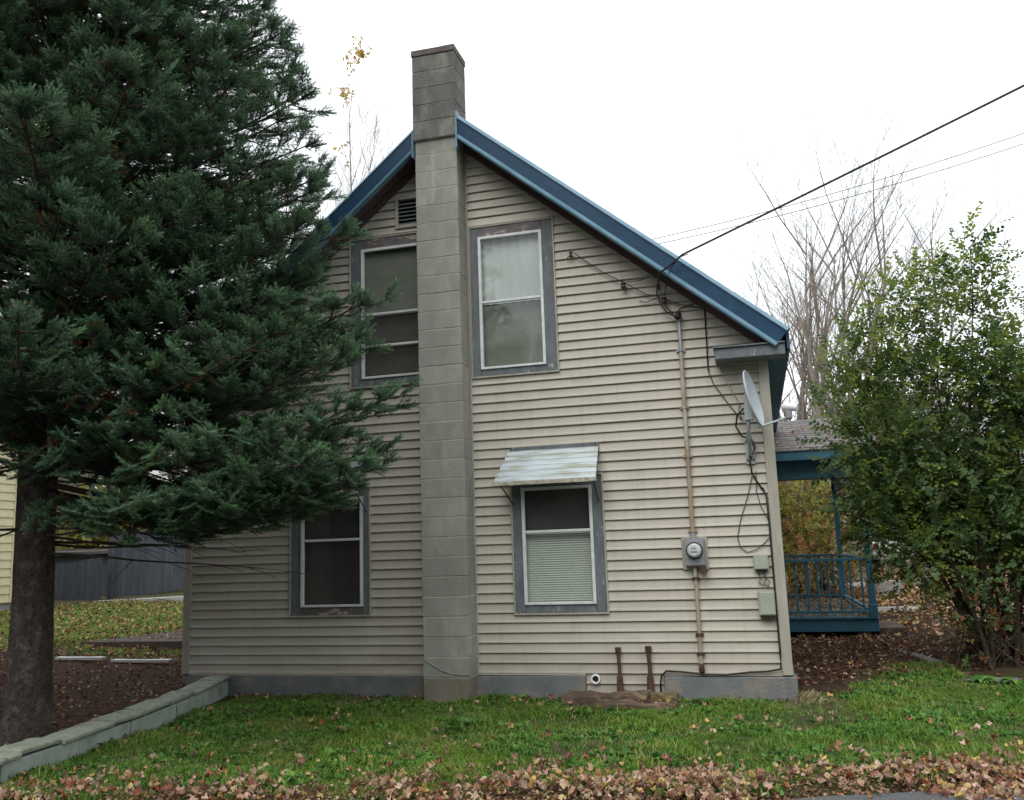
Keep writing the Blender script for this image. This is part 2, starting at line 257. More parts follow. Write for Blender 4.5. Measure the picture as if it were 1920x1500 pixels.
# ------------------------------------------------------------------ mesh helpers
class MB:
    def __init__(s): s.v = []; s.f = []
    def add(s, vs, fs):
        o = len(s.v); s.v += [tuple(a) for a in vs]; s.f += [tuple(i + o for i in f) for f in fs]; return s
    def box(s, x0, x1, y0, y1, z0, z1):
        return s.add([(x0, y0, z0), (x1, y0, z0), (x1, y1, z0), (x0, y1, z0), (x0, y0, z1), (x1, y0, z1), (x1, y1, z1), (x0, y1, z1)],
                     [(0, 3, 2, 1), (4, 5, 6, 7), (0, 1, 5, 4), (1, 2, 6, 5), (2, 3, 7, 6), (3, 0, 4, 7)])
    def hexa(s, p):   # 8 points, bottom 4 ccw then top 4
        return s.add(p, [(0, 3, 2, 1), (4, 5, 6, 7), (0, 1, 5, 4), (1, 2, 6, 5), (2, 3, 7, 6), (3, 0, 4, 7)])
    def ring_sweep(s, rings, closed=True, caps=True):
        n = len(rings[0]); vs = [p for r in rings for p in r]; fs = []
        for i in range(len(rings) - 1):
            for j in range(n if closed else n - 1):
                k = (j + 1) % n
                fs.append((i * n + j, i * n + k, (i + 1) * n + k, (i + 1) * n + j))
        if caps and closed:
            fs.append(tuple(range(n - 1, -1, -1))); fs.append(tuple((len(rings) - 1) * n + j for j in range(n)))
        return s.add(vs, fs)
    def tube(s, path, rad, n=6):
        path = [Vector(p) for p in path]
        if not hasattr(rad, '__len__'): rad = [rad] * len(path)
        rings = []; up = Vector((0.13, 0.21, 1)).normalized()
        for i, p in enumerate(path):
            t = (path[min(i + 1, len(path) - 1)] - path[max(i - 1, 0)])
            if t.length < 1e-9: t = Vector((0, 0, 1))
            t.normalize()
            a = t.cross(up if abs(t.dot(up)) < 0.95 else Vector((1, 0, 0))).normalized(); b = t.cross(a)
            rings.append([p + (a * math.cos(2 * math.pi * j / n) + b * math.sin(2 * math.pi * j / n)) * rad[i] for j in range(n)])
        return s.ring_sweep(rings)
    def cyl(s, c, axis, r0, r1, h, n=20):
        c = Vector(c); ax = Vector(axis).normalized()
        return s.tube([c, c + ax * h], [r0, r1], n)

def world_off(o):
    v = Vector((0, 0, 0))
    while o is not None: v += o.location; o = o.parent
    return v

def build(name, mb, m, parent=None, smooth=False, bevel=0.0, seg=1, props=None, auto=False):
    me = bpy.data.meshes.new(name)
    off = world_off(parent)
    vs = [(a[0] - off.x, a[1] - off.y, a[2] - off.z) for a in mb.v]
    me.from_pydata(vs, [], mb.f); me.materials.append(m)
    if bevel > 0:
        bm = bmesh.new(); bm.from_mesh(me)
        es = [e for e in bm.edges if len(e.link_faces) == 2 and e.calc_face_angle(0) > 0.6]
        bmesh.ops.bevel(bm, geom=es, offset=bevel, segments=seg, affect='EDGES', clamp_overlap=True)
        bm.to_mesh(me); bm.free()
    if smooth:
        me.polygons.foreach_set('use_smooth', [True] * len(me.polygons))
        if auto:
            try: me.set_sharp_from_angle(angle=R(35))
            except Exception: pass
    o = bpy.data.objects.new(name, me); COL.objects.link(o); o.parent = parent
    for k, v in (props or {}).items(): o[k] = v
    return o

def thing(name, label, cat, loc=(0, 0, 0), group=None):
    o = bpy.data.objects.new(name, None); COL.objects.link(o); o.location = loc
    o['label'] = label; o['category'] = cat
    if group: o['group'] = group
    return o
def tag(o, label, cat, group=None):
    o['label'] = label; o['category'] = cat
    if group: o['group'] = group
    return o

def np_mesh(name, V, F, m):
    me = bpy.data.meshes.new(name)
    me.vertices.add(len(V)); me.vertices.foreach_set('co', np.asarray(V, dtype=np.float32).ravel())
    F = np.asarray(F, dtype=np.int32); k = F.shape[1]
    me.loops.add(F.size); me.loops.foreach_set('vertex_index', F.ravel())
    me.polygons.add(len(F)); me.polygons.foreach_set('loop_start', np.arange(0, F.size, k, dtype=np.int32))
    try: me.polygons.foreach_set('loop_total', np.full(len(F), k, dtype=np.int32))
    except Exception: pass
    me.update(calc_edges=True); me.materials.append(m)
    return me

def source(name, me):
    return bpy.data.objects.new(name, me)      # a shape the scatter spreads, never itself in the scene

def scatter(name, pts, rots, scl, sources, parent=None, props=None):
    """One object: copies of the source shapes on points (stuff)."""
    off = world_off(parent)
    n = len(pts); me = bpy.data.meshes.new(name)
    P = np.asarray(pts, dtype=np.float32) - np.array(off, dtype=np.float32)
    me.vertices.add(n); me.vertices.foreach_set('co', P.ravel())
    a = me.attributes.new('rot', 'FLOAT_VECTOR', 'POINT'); a.data.foreach_set('vector', np.asarray(rots, dtype=np.float32).ravel())
    a = me.attributes.new('scl', 'FLOAT', 'POINT'); a.data.foreach_set('value', np.asarray(scl, dtype=np.float32).ravel())
    a = me.attributes.new('pick', 'INT', 'POINT'); a.data.foreach_set('value', np.random.RandomState(5).randint(0, len(sources), n).astype(np.int32))
    o = bpy.data.objects.new(name, me); COL.objects.link(o); o.parent = parent
    g = bpy.data.node_groups.new(name + '_nodes', 'GeometryNodeTree')
    g.interface.new_socket('Geometry', in_out='INPUT', socket_type='NodeSocketGeometry')
    g.interface.new_socket('Geometry', in_out='OUTPUT', socket_type='NodeSocketGeometry')
    N = g.nodes; L = g.links
    gi = N.new('NodeGroupInput'); go = N.new('NodeGroupOutput'); ip = N.new('GeometryNodeInstanceOnPoints')
    j = N.new('GeometryNodeJoinGeometry')
    for s_ in reversed(sources):
        oi = N.new('GeometryNodeObjectInfo'); oi.inputs['Object'].default_value = s_; oi.inputs['As Instance'].default_value = True
        L.new(oi.outputs['Geometry'], j.inputs[0])
    def attr(nm, t):
        x = N.new('GeometryNodeInputNamedAttribute'); x.data_type = t; x.inputs[0].default_value = nm
        return [q for q in x.outputs if q.enabled][0]
    e2r = N.new('FunctionNodeEulerToRotation')
    L.new(attr('rot', 'FLOAT_VECTOR'), e2r.inputs[0]); L.new(gi.outputs[0], ip.inputs['Points']); L.new(j.outputs[0], ip.inputs['Instance'])
    ip.inputs['Pick Instance'].default_value = True
    L.new(attr('pick', 'INT'), ip.inputs['Instance Index']); L.new(e2r.outputs[0], ip.inputs['Rotation']); L.new(attr('scl', 'FLOAT'), ip.inputs['Scale'])
    L.new(ip.outputs[0], go.inputs[0])
    md = o.modifiers.new('spread', 'NODES'); md.node_group = g
    for k, v in (props or {}).items(): o[k] = v
    return o

# ------------------------------------------------------------------ ground
def sstep(a, b, x):
    t = min(1, max(0, (x - a) / (b - a))); return t * t * (3 - 2 * t)
def road_edge(x): return -3.2 + (0.40 if x > 0.1 else 0.20) * (x - 0.1) + 0.05 * math.sin(x * 3.1) + 0.03 * math.sin(x * 7.7)
WALLX = [(-6.2, -5.50), (-5.0, -5.47), (-3.7, -5.50), (-3.0, -5.51), (-2.2, -5.55), (-1.4, -5.66), (-0.75, -5.8), (0.0, -5.98)]   # (y, x) middle of the retaining wall
def wallx(y):
    if y <= WALLX[0][0]: return WALLX[0][1]
    for (a, b), (c, d) in zip(WALLX, WALLX[1:]):
        if y <= c: return b + (d - b) * (y - a) / (c - a)
    return WALLX[-1][1]
def height(x, y):
    front = -0.245 - 0.012 * max(0, -y)
    left = -0.165 + 0.034 * min(13, max(0, -x - 5.7))
    z = front
    if y <= 0.2:
        z += (left - front) * sstep(wallx(y) + 0.02, wallx(y) - 0.04, x)
    else:
        z += (left - front) * sstep(-5.9, -6.1, x)
        if x > -3: z = -0.245 + 0.014 * min(28, y)
    re = road_edge(x)
    if -9.0 < x < 12 and y < re + 0.25: z = min(z, z + (-0.345 - z) * sstep(re + 0.2, re - 0.03, y))
    elif y < re: z = -0.345
    hill = 9.5 * sstep(30, 75, y) * (1 + 0.15 * math.sin(x * 0.06 + 1))
    hill += 6 * sstep(40, 100, abs(x)) * sstep(0, 30, y)
    hill += 15 * sstep(-26, -58, y) * (1 + .1 * math.sin(x * .05))      # unseen slope added across the road to block low sky light
    return z + hill + 0.018 * noise.noise(Vector((x * 1.3, y * 1.3, 0)))

def grid(name, xs, ys, zf, m, props=None):
    V = []; F = []; nx = len(xs)
    for y in ys:
        for x in xs: V.append((x, y, zf(x, y)))
    for j in range(len(ys) - 1):
        for i in range(nx - 1): F.append((j * nx + i, j * nx + i + 1, (j + 1) * nx + i + 1, (j + 1) * nx + i))
    me = np_mesh(name, V, F, m); me.polygons.foreach_set('use_smooth', [True] * len(me.polygons))
    o = bpy.data.objects.new(name, me); COL.objects.link(o); o['kind'] = 'structure'
    for k, v in (props or {}).items(): o[k] = v
    return o
def axis(lo, hi, fine_lo, fine_hi, step):
    a = list(np.arange(fine_lo, fine_hi + 1e-6, step)); s = step
    while a[-1] < hi: s *= 1.25; a.append(min(hi, a[-1] + s))
    s = step
    while a[0] > lo: s *= 1.25; a.insert(0, max(lo, a[0] - s))
    return a
def gz(x, y): return height(x, y)
xs = axis(-250, 250, -9, 5, 0.08); ys = axis(-120, 260, -7, 3, 0.08)
ground = grid('ground', xs, ys, gz, M_['ground'])
# leaf-littered soil laid as thin sheets over the ground where no grass grows
def patch(name, x0, x1, y0, y1, step, inside, dz=0.006):
    xs_ = np.arange(x0, x1 + 1e-6, step); ys_ = np.arange(y0, y1 + 1e-6, step); V = []; idx = {}; F = []
    for j, y in enumerate(ys_):
        for i, x in enumerate(xs_): idx[i, j] = len(V); V.append((x, y, height(x, y) + dz))
    for j in range(len(ys_) - 1):
        for i in range(len(xs_) - 1):
            if inside(xs_[i] + step / 2, ys_[j] + step / 2): F.append((idx[i, j], idx[i + 1, j], idx[i + 1, j + 1], idx[i, j + 1]))
    me = np_mesh(name, V, F, M_['litterground']); o = bpy.data.objects.new(name, me); COL.objects.link(o); o['kind'] = 'structure'
    return o
patch('litter_bed', -12, -5.6, -6.5, 3.2, 0.1, lambda x, y: (x < wallx(y) - 0.1 if y < 0 else x < -6.5) and y < 1.6 + 0.6 * noise.noise(Vector((x, y, 1))) - 0.1 * (x + 8) and y > road_edge(x) + 0.2)
patch('side_yard', 0.3, 16, 0.2, 30, 0.2, lambda x, y: y > 1.9 + 0.5 * noise.noise(Vector((x * 1.3, y, 2))) + 0.9 * sstep(1.0, 2.0, x) or (x < 0.9 and y > 0.4), 0.008)

# road: one sheet, beyond the ragged lawn edge
V = []; F = []
rxs = axis(-120, 120, -9, 8, 0.15)
for x in rxs:
    V += [(x, road_edge(max(-30, min(12, x))) + .03, -0.318), (x, road_edge(max(-30, min(12, x))) - 1.2, -0.300), (x, road_edge(max(-30, min(12, x))) - 4.5, -0.285), (x, road_edge(max(-30, min(12, x))) - 9, -0.32)]
for i in range(len(rxs) - 1):
    for j in range(3): F.append((4 * i + j, 4 * i + j + 1, 4 * i + j + 5, 4 * i + j + 4))
me = np_mesh('road', V, F, M_['asphalt']); o = bpy.data.objects.new('road', me); COL.objects.link(o); o['kind'] = 'structure'

# ------------------------------------------------------------------ the house
XL, XR = -6.46, 0.22
RX, RZ, SL = -3.12, 6.285, 0.835            # ridge and slope of roof top
UZ = 5.99                                   # underside at ridge
EXP = 0.1016
house = thing('gabled_house', 'two storey gabled house in beige lap siding with blue roof edge and tall block chimney', 'house', (RX, 0, -0.25))
rnd = random.Random(3)

def gable_half(z): return (UZ + 0.02 - z) / 0.822
def board(zb, x0, x1, clip=True, y0=0.0, seed=0, flip=None, exp=EXP, dz_end=0.0):
    """lap board: outer face leans out to a dropped lip; slightly wavy"""
    n = max(2, int(abs(x1 - x0) / 0.45) + 1); rings = []
    prof = [(0.0, 0.012 + exp), (-0.003, exp), (-0.0035, exp - .011), (-0.010, exp - .019), (-0.018, 0.03), (-0.0255, 0.010), (-0.027, 0.002), (-0.022, -0.002), (-0.006, 0.005), (0.0, 0.006)]
    for i in range(n):
        t = i / (n - 1); ring = []
        for (py, pz) in prof:
            a, b = x0, x1
            if clip:
                h = gable_half(zb + pz); a = max(x0, RX - h); b = min(x1, RX + h)
                if a > b: a = b = (a + b) / 2
            x = a + (b - a) * t
            w = 0.0022 * noise.noise(Vector((x * 1.7, zb * 9, seed))) + 0.0015 * noise.noise(Vector((x * 5, zb * 31, seed)))
            ring.append((x, y0 + py * (1 + 18 * w), zb + pz + (0.9 * w if pz < 0.05 else 0)))
        rings.append(ring)
    mb = MB(); mb.ring_sweep(rings, closed=True, caps=True)
    return mb

LEFT = dict(x0=-6.38, x1=-3.40, dz=0.0)
wins = {'w1': (-2.884, -1.934, 3.14, 4.85), 'w2': (-4.35, -3.38, 3.14, 4.885), 'w3': (-2.49, -1.526, 0.60, 2.0), 'w4': (-5.098, -4.14, 0.61, 2.0), 'vent': (-3.785, -3.43, 4.965, 5.34)}
def spans(zc, x0, x1):
    s = [(x0, x1)]
    for (a, b, c, d) in wins.values():
        if c < zc < d:
            s2 = []
            for (p, q) in s:
                if a >= q or b <= p: s2.append((p, q)); continue
                if a - p > 0.02: s2.append((p, a + 0.004))
                if q - b > 0.02: s2.append((b - 0.004, q))
            s = s2
    return s
for k in range(0, 60):
    zb = k * EXP
    for (sx0, sx1, sd, zz) in ((-6.38, -3.40, 1, -0.012), (-2.93, 0.135, 2, 0)):
        ex = EXP * (0.9895 if sd == 1 else 1)
        zb = k * ex + zz
        if gable_half(zb) < 0.05: continue
        for (a, b) in spans(zb + ex / 2, sx0, sx1):
            h = gable_half(zb + 0.02)
            if RX + h < a + 0.03 or RX - h > b - 0.03: continue
            if b - a > 1.9 and RX + h > b and RX - h < a:          # two lengths, one lapped over the other
                c = a + (b - a) * rnd.choice((.22, .35, .5, .63, .78)) + rnd.uniform(-.1, .1)
                build('siding_board', board(zb, a, c + .02, True, -.0012, sd, exp=ex), M_['siding'], house)
                build('siding_board', board(zb, c - .01, b, True, .0012, sd + 4, exp=ex), M_['siding'], house)
            else: build('siding_board', board(zb, a, b, True, 0, sd, exp=ex), M_['siding'], house)
for k in (-1, -2):       # boards carried down over the gap in the foundation
    build('siding_board', board(k * EXP + 0.0, -1.775, -1.0, False, 0.002, 3), M_['siding'], house)
# starter trim and channels
build('starter_strip', MB().box(-2.93, -1.78, -0.026, 0, -0.022, 0.0), M_['trim'], house, bevel=0.003)
build('starter_strip', MB().box(-1.0, 0.135, -0.026, 0, -0.022, 0.0), M_['trim'], house, bevel=0.003)
build('starter_strip', MB().box(-6.38, -3.40, -0.026, 0, -0.034, -0.012), M_['trim'], house, bevel=0.003)
build('siding_channel', MB().box(-2.925, -2.905, -0.03, 0, -0.02, 5.76), M_['trim'], house, bevel=0.003)
build('siding_channel', MB().box(-3.425, -3.40, -0.028, 0, -0.03, 5.72), M_['trim'], house, bevel=0.003)
# wall sheathing behind the boards, with openings (blocks daylight)
def sheath():
    mb = MB(); mb2 = mb
    xsr = sorted({XL, XR, RX} | {v for w in wins.values() for v in w[:2]})
    zsr = sorted({-0.2, 2.99} | {v for w in wins.values() for v in w[2:]})
    for a, b in zip(xsr, xsr[1:]):
        for c, d in zip(zsr, zsr[1:]):
            xc, zc = (a + b) / 2, (c + d) / 2
            if any(w[0] < xc < w[1] and w[2] < zc < w[3] for kk, w in wins.items() if kk != 'vent'): continue
            def lim(x): return UZ - 0.822 * abs(x - RX)
            za, zb_ = min(d, lim(a)), min(d, lim(b)); ca, cb = min(c, lim(a)), min(c, lim(b))
            mb.add([(a, 0.012, ca), (b, 0.012, cb), (b, 0.012, zb_), (a, 0.012, za)], [(0, 1, 2, 3)])
    a, c = XL, 5.34
    mb.add([(RX - 0.8, 0.014, 5.3), (RX + 0.8, 0.014, 5.3), (RX, 0.014, UZ)], [(0, 1, 2)])
    return mb
build('wall_sheathing', sheath(), M_['interior'], house)
DEPTH = 9.2
build('wall', MB().box(XL + 0.01, XR - 0.01, DEPTH - 0.1, DEPTH, -0.2, 3.2), M_['siding'], house)
for xs_, sgn in ((XR, 1), (XL, -1)):
    build('wall_sheathing', MB().box(min(xs_ - 0.02 * sgn, xs_ - 0.08 * sgn), max(xs_ - 0.02 * sgn, xs_ - 0.08 * sgn), 0.03, DEPTH - 0.1, -0.2, 3.05), M_['interior'], house)
    for k in range(0, 30):
        zb = k * EXP; y1 = DEPTH; prof = [(0.0, EXP + .01), (0.005, EXP), (0.0205, 0.012), (0.021, 0.0), (0.007, 0.004)]
        rings = [[((xs_ - 0.02 * sgn) + sgn * py, yy, zb + pz) for (py, pz) in (prof if sgn > 0 else prof[::-1])] for yy in (0.04, y1)]
        build('siding_board', MB().ring_sweep(rings), M_['siding'], house)
# back gable infill
build('gable_wall', MB().add([(XL, DEPTH - .05, 3.1), (XR, DEPTH - .05, 3.1), (RX, DEPTH - .05, UZ - .05)], [(0, 1, 2)]), M_['siding'], house)
# corner boards
build('corner_board', MB().box(0.128, 0.228, -0.034, 0.06, -0.012, 3.06), M_['trim'], house, bevel=0.004)
build('corner_board', MB().box(-6.475, -6.378, -0.034, 0.06, -0.02, 3.06), M_['trim'], house, bevel=0.004)
# foundation
def rough_box(x0, x1, y0, y1, z0, z1, st=0.12, amp=0.006, seed=0, skew=0):
    """box whose faces carry small uneven relief"""
    bm = bmesh.new(); bmesh.ops.create_cube(bm, size=1)
    nx = max(1, int((x1 - x0) / st)); nz = max(1, int((z1 - z0) / st)); ny = max(1, int((y1 - y0) / st))
    def cuts(ax, n):
        if n < 2: return
        for i in range(1, n):
            co = [0, 0, 0]; co[ax] = -0.5 + i / n; no = [0, 0, 0]; no[ax] = 1
            bmesh.ops.bisect_plane(bm, geom=bm.verts[:] + bm.edges[:] + bm.faces[:], plane_co=co, plane_no=no)
    cuts(0, nx); cuts(2, nz); cuts(1, ny)
    mb = MB(); bm.verts.index_update()
    for v in bm.verts:
        p = Vector((x0 + (v.co.x + .5) * (x1 - x0), y0 + (v.co.y + .5) * (y1 - y0), z0 + (v.co.z + .5) * (z1 - z0)))
        q = noise.noise_vector(p * 4.3 + Vector((seed, 0, 0))) * amp + noise.noise_vector(p * 13 + Vector((seed, 9, 0))) * amp * .5
        mb.v.append(tuple(p + q))
    mb.f = [tuple(v.index for v in f.verts) for f in bm.faces]; bm.free(); return mb
build('foundation', rough_box(-0.995, 0.262, -0.05, 0.25, -0.5, -0.026, seed=1), M_['concrete'], house, bevel=0.008)
build('foundation', rough_box(-2.95, -1.782, -0.035, 0.25, -0.5, -0.026, seed=2), M_['concrete'], house, bevel=0.006)
build('foundation', rough_box(-6.475, -3.36, -0.03, 0.25, -0.5, -0.036, seed=3), M_['concrete'], house, bevel=0.006)
build('foundation', rough_box(0.05, 0.25, 0.252, DEPTH, -0.5, -0.026, st=.5, seed=4), M_['concrete'], house)
build('foundation', rough_box(-6.47, -6.25, 0.252, DEPTH, -0.5, -0.036, st=.5, seed=4), M_['concrete'], house)

# ---- roof
A = math.atan(SL); ca, sa = math.cos(A), math.sin(A)
YF = -0.30
roof = bpy.data.objects.new('roof', None); COL.objects.link(roof); roof.parent = house; roof.location = (0, 0, 6.5)
def slope_pt(sgn, s_, n_, y):      # s_ down the slope from the ridge, n_ along the outward normal
    return (RX + sgn * (s_ * ca + n_ * sa), y, RZ - s_ * sa + n_ * ca)
LEN = 3.57 / ca
def sweep(sgn, prof, s0=0.0, s1=LEN, segs=8, wob=0.003):
    """closed (n,y) profile swept down the slope"""
    rings = []
    for i in range(segs + 1):
        ss = s0 + (s1 - s0) * i / segs; ring = []
        for (n_, y) in prof:
            off = -n_ * math.tan(A) if (i == 0 or (i == segs and s1 < LEN - .01)) else 0     # plumb cut at the upper end
            w = wob * noise.noise(Vector((ss * 1.1, sgn * 3, n_ * 3)))
            ring.append(slope_pt(sgn, ss + off, n_, y + w))
        rings.append(ring if sgn < 0 else ring[::-1])
    return MB().ring_sweep(rings)
for sgn in (1, -1):
    s_ch = (0.205 if sgn > 0 else 0.312) / ca        # trim dies against the chimney
    build('roof_panel', sweep(sgn, [(0.0, YF + .01), (0.0, DEPTH + .3), (-0.03, DEPTH + .3), (-0.03, YF + .01)]), M_['blueroof'], roof)
    for q in range(20):                        # raised ribs of the metal sheets
        yy = YF + 0.35 + q * 0.46
        if yy < DEPTH: build('roof_rib', sweep(sgn, [(0.0, yy), (0.022, yy + .01), (0.022, yy + .04), (0.0, yy + .05)], segs=1), M_['blueroof'], roof)
    build('roof_deck', sweep(sgn, [(-0.032, YF + .03), (-0.032, DEPTH + .2), (-0.15, DEPTH + .2), (-0.15, YF + .03)], wob=0), M_['soffit'], roof)
    for qa, qb, dq in ((s_ch, 1.75 if sgn > 0 else 2.3, 0.0), ((1.74 if sgn > 0 else 2.29), LEN, .003)):
        build('drip_edge', sweep(sgn, [(0.006, YF - dq), (0.002, YF + .03), (-0.042, YF + .02), (-0.043, YF - .04 - dq), (-0.034, YF - .042 - dq)], s0=qa, s1=qb), M_['bluetrim'], roof)
        build('rake_fascia', sweep(sgn, [(-0.042, YF - .028 - dq), (-0.042, YF + .028), (-0.182, YF + .028), (-0.182, YF - .008 - dq)], s0=qa, s1=qb), M_['blueroof'], roof)
        build('rake_trim', sweep(sgn, [(-0.178, YF - .012 - dq), (-0.178, YF + .028), (-0.228, YF + .028), (-0.228, YF - .046 - dq), (-0.214, YF - .05 - dq)], s0=qa, s1=qb), M_['bluetrim'], roof)
    build('soffit', sweep(sgn, [(-0.152, YF + .03), (-0.152, 0.1), (-0.20, 0.1), (-0.20, YF + .03)], wob=0), M_['soffit'], roof)
    build('frieze_board', sweep(sgn, [(-0.20, -0.045), (-0.20, 0.0), (-0.255, 0.0), (-0.255, -0.045)], s1=LEN - .35, wob=0), M_['soffit'], roof)
    # eaves: fascia and blue soffit running back along the side
    xe = RX + sgn * 3.535; xw = XR if sgn > 0 else XL
    zt = RZ - SL * 3.535
    build('eave_fascia', MB().box(min(xe, xe + sgn * .03), max(xe, xe + sgn * .03), YF + .03, DEPTH + .2, zt - 0.22, zt - 0.03), M_['blueroof'], roof)
    build('eave_soffit', MB().hexa([(min(xw, xe), YF + .24, zt - .235), (max(xw, xe), YF + .24, zt - .235), (max(xw, xe), DEPTH, zt - .235), (min(xw, xe), DEPTH, zt - .235),
                                    (min(xw, xe), YF + .24, zt - .22), (max(xw, xe), YF + .24, zt - .22), (max(xw, xe), DEPTH, zt - .22), (min(xw, xe), DEPTH, zt - .22)]), M_['porchblue'], roof)
    # grey boxed return at the gable corner
    x_in = xw - sgn * 0.50; x_out = xe - sgn * 0.02
    a, b = min(x_in, x_out), max(x_in, x_out)
    build('eave_return', MB().box(a, b, YF + .005, -.004, 3.055, 3.165), M_['casing'], roof, bevel=0.004)
    build('return_cap', MB().hexa([(a - .01, YF - .02, 3.167), (b, YF - .02, 3.167), (b, -.004, 3.167), (a - .01, -.004, 3.167),
                                   (a - .01, YF - .02, 3.180), (b, YF - .02, 3.180), (b, -.004, 3.225), (a - .01, -.004, 3.225)]), M_['casing'], roof)
build('ridge_cap', MB().add([(RX - .14, YF - .01, RZ - .10), (RX, YF - .01, RZ + .015), (RX + .14, YF - .01, RZ - .10), (RX - .14, DEPTH + .3, RZ - .10), (RX, DEPTH + .3, RZ + .015), (RX + .14, DEPTH + .3, RZ - .10)],
                            [(0, 3, 4, 1), (1, 4, 5, 2)]), M_['blueroof'], roof)

# ---- chimney
chim = bpy.data.objects.new('chimney', None); COL.objects.link(chim); chim.parent = house; chim.location = (0, -0.15, 0)
CX0, CX1, CY0, CY1 = -3.42, -2.925, -0.30, -0.004
build('mortar_core', MB().box(CX0 + .0035, CX1 - .0035, CY0 + .0035, CY1, -0.4, 5.86), M_['mortar'], chim)
RH = 0.2035
kk = 0
for k in range(-1, 29):
    z0 = -0.012 + RH * k; z1 = z0 + RH
    if z0 > 5.8: break
    if k == -1: z0 -= .2
    j = [rnd.uniform(-.002, .002) for _ in range(4)]
    mb = rough_box(CX0 + j[0], CX1 + j[1], CY0 + j[2], CY1, z0 + .005, min(z1, 5.86) - .005, st=0.1, amp=0.0022, seed=k * 3.1)
    build('concrete_block', mb, M_['block_base'] if k == -1 else M_['block'], chim, bevel=0.004)
# upper stack, unpainted and a little larger
build('mortar_core', MB().box(CX0 - .006, CX1 - .002, -0.325, 0.055, 5.862, 6.88), M_['mortar'], chim)
zz_ = [5.862, 6.08, 6.285, 6.49, 6.69, 6.885]
for a, b in zip(zz_, zz_[1:]):
    build('concrete_block', rough_box(CX0 - .012, CX1 + .004, -0.331, 0.062, a + .003, b - .002, st=0.1, amp=0.003, seed=a * 5), M_['block_dark'], chim, bevel=0.004)
build('chimney_cap', rough_box(CX0 - .02, CX1 + .012, -0.34, 0.07, 6.888, 6.965, st=0.1, amp=0.005, seed=77), M_['cap'], chim, bevel=0.006)
build('flashing', MB().box(CX1 + .003, CX1 + .022, -0.347, -0.25, 5.70, 6.14), M_['bluetrim'], chim)
build('flashing', MB().box(CX0 - .026, CX0 - .010, -0.347, -0.25, 5.66, 5.98), M_['bluetrim'], chim)

# ---- windows
def window(key, sx0, sx1, sz0, sz1, rails, backs, peel=(), blind=None):
    x0, x1, z0, z1 = wins[key]
    w = bpy.data.objects.new('window', None); COL.objects.link(w); w.parent = house; w.location = ((x0 + x1) / 2 - RX, 0, z0 + .25)
    t = 0.018
    for nm, (a, b, c, d) in (('channel_trim', (x0 - t, x0, z0 - t, z1 + t)), ('channel_trim', (x1, x1 + t, z0 - t, z1 + t)), ('channel_trim', (x0, x1, z0 - t, z0)), ('channel_trim', (x0, x1, z1, z1 + t))):
        build(nm, MB().box(a, b, -.038, .01, c, d), M_['trim'], w, bevel=.003)
    cs = [('casing_board', x0, sx0, z0, z1), ('casing_board', sx1, x1, z0, z1), ('casing_board', sx0, sx1, sz1, z1), ('casing_board', sx0, sx1, z0, sz0)]
    for i, (nm, a, b, c, d) in enumerate(cs):
        build(nm, rough_box(a + .001, b - .001, -.026 - .002 * (i > 1), .02, c + .001, d - .001, st=.15, amp=.0015, seed=i + z0), M_['casing_peel'] if i in peel else M_['casing'], w, bevel=.003)
    f = .032
    build('storm_frame', MB().box(sx0, sx0 + f, -.046, -.005, sz0, sz1).box(sx1 - f, sx1, -.046, -.005, sz0, sz1).box(sx0 + f, sx1 - f, -.045, -.005, sz1 - f, sz1).box(sx0 + f, sx1 - f, -.045, -.005, sz0, sz0 + f * .8), M_['white'], w, bevel=.003)
    for r_ in rails: build('meeting_rail', MB().box(sx0 + f, sx1 - f, -.04, -.008, r_ - .014, r_ + .014), M_['white'], w, bevel=.003)
    zs_ = [sz0 + f * .8] + list(rails) + [sz1 - f]
    for i, (a, b) in enumerate(zip(zs_, zs_[1:])):
        yy = -.014 - .012 * (i % 2)
        build('pane', MB().add([(sx0 + f, yy, a), (sx1 - f, yy, a), (sx1 - f, yy, b), (sx0 + f, yy, b)], [(0, 1, 2, 3)]), M_['glass'], w)
        back = backs[i]; X0, X1 = sx0 + .005, sx1 - .005
        if back == 'blind':
            mb = MB(); z = a - .01
            while z < b - .02:
                mb.add([(X0, .036, z), (X1, .036, z), (X1, .052, z + .0225), (X0, .052, z + .0225)], [(0, 1, 2, 3)]); z += .0235
            build('blind', mb, M_['blind'], w)
        else:
            n = 40; V_ = []; F_ = []
            for q in range(n + 1):
                x = X0 + (X1 - X0) * q / n; y = .052 - .012 * i + .006 * math.sin(q * 1.1 + i) * (1 if back == 'curtain' else .12)
                V_ += [(x, y, a - .012), (x, y, b + .004)]
                if q: F_.append((2 * q - 2, 2 * q, 2 * q + 1, 2 * q - 1))
            build('curtain' if back == 'curtain' else 'roller_shade', MB().add(V_, F_), M_[back], w, smooth=True)
    # dark room box behind the glass
    a, b, c, d = x0 + .02, x1 - .02, z0 + .02, z1 - .02
    build('reveal', MB().add([(a, .021, c), (b, .021, c), (b, .021, d), (a, .021, d), (a, .6, c), (b, .6, c), (b, .6, d), (a, .6, d)],
                             [(0, 1, 5, 4), (1, 2, 6, 5), (2, 3, 7, 6), (3, 0, 4, 7), (4, 5, 6, 7)]), M_['interior'], w)
    return w
window('w1', -2.79, -2.055, 3.215, 4.738, [3.975], ['shade', 'curtain'], peel=(2,))
window('w2', -4.215, -3.465, 3.225, 4.765, [3.60, 3.975], ['dshade', 'dshade', 'shade'], peel=(2,))
window('w3', -2.388, -1.632, 0.685, 1.90, [1.435], ['blind', 'purple'], peel=())
window('w4', -4.968, -4.215, 0.70, 1.90, [1.43], ['purple', 'purple'], peel=(3,))

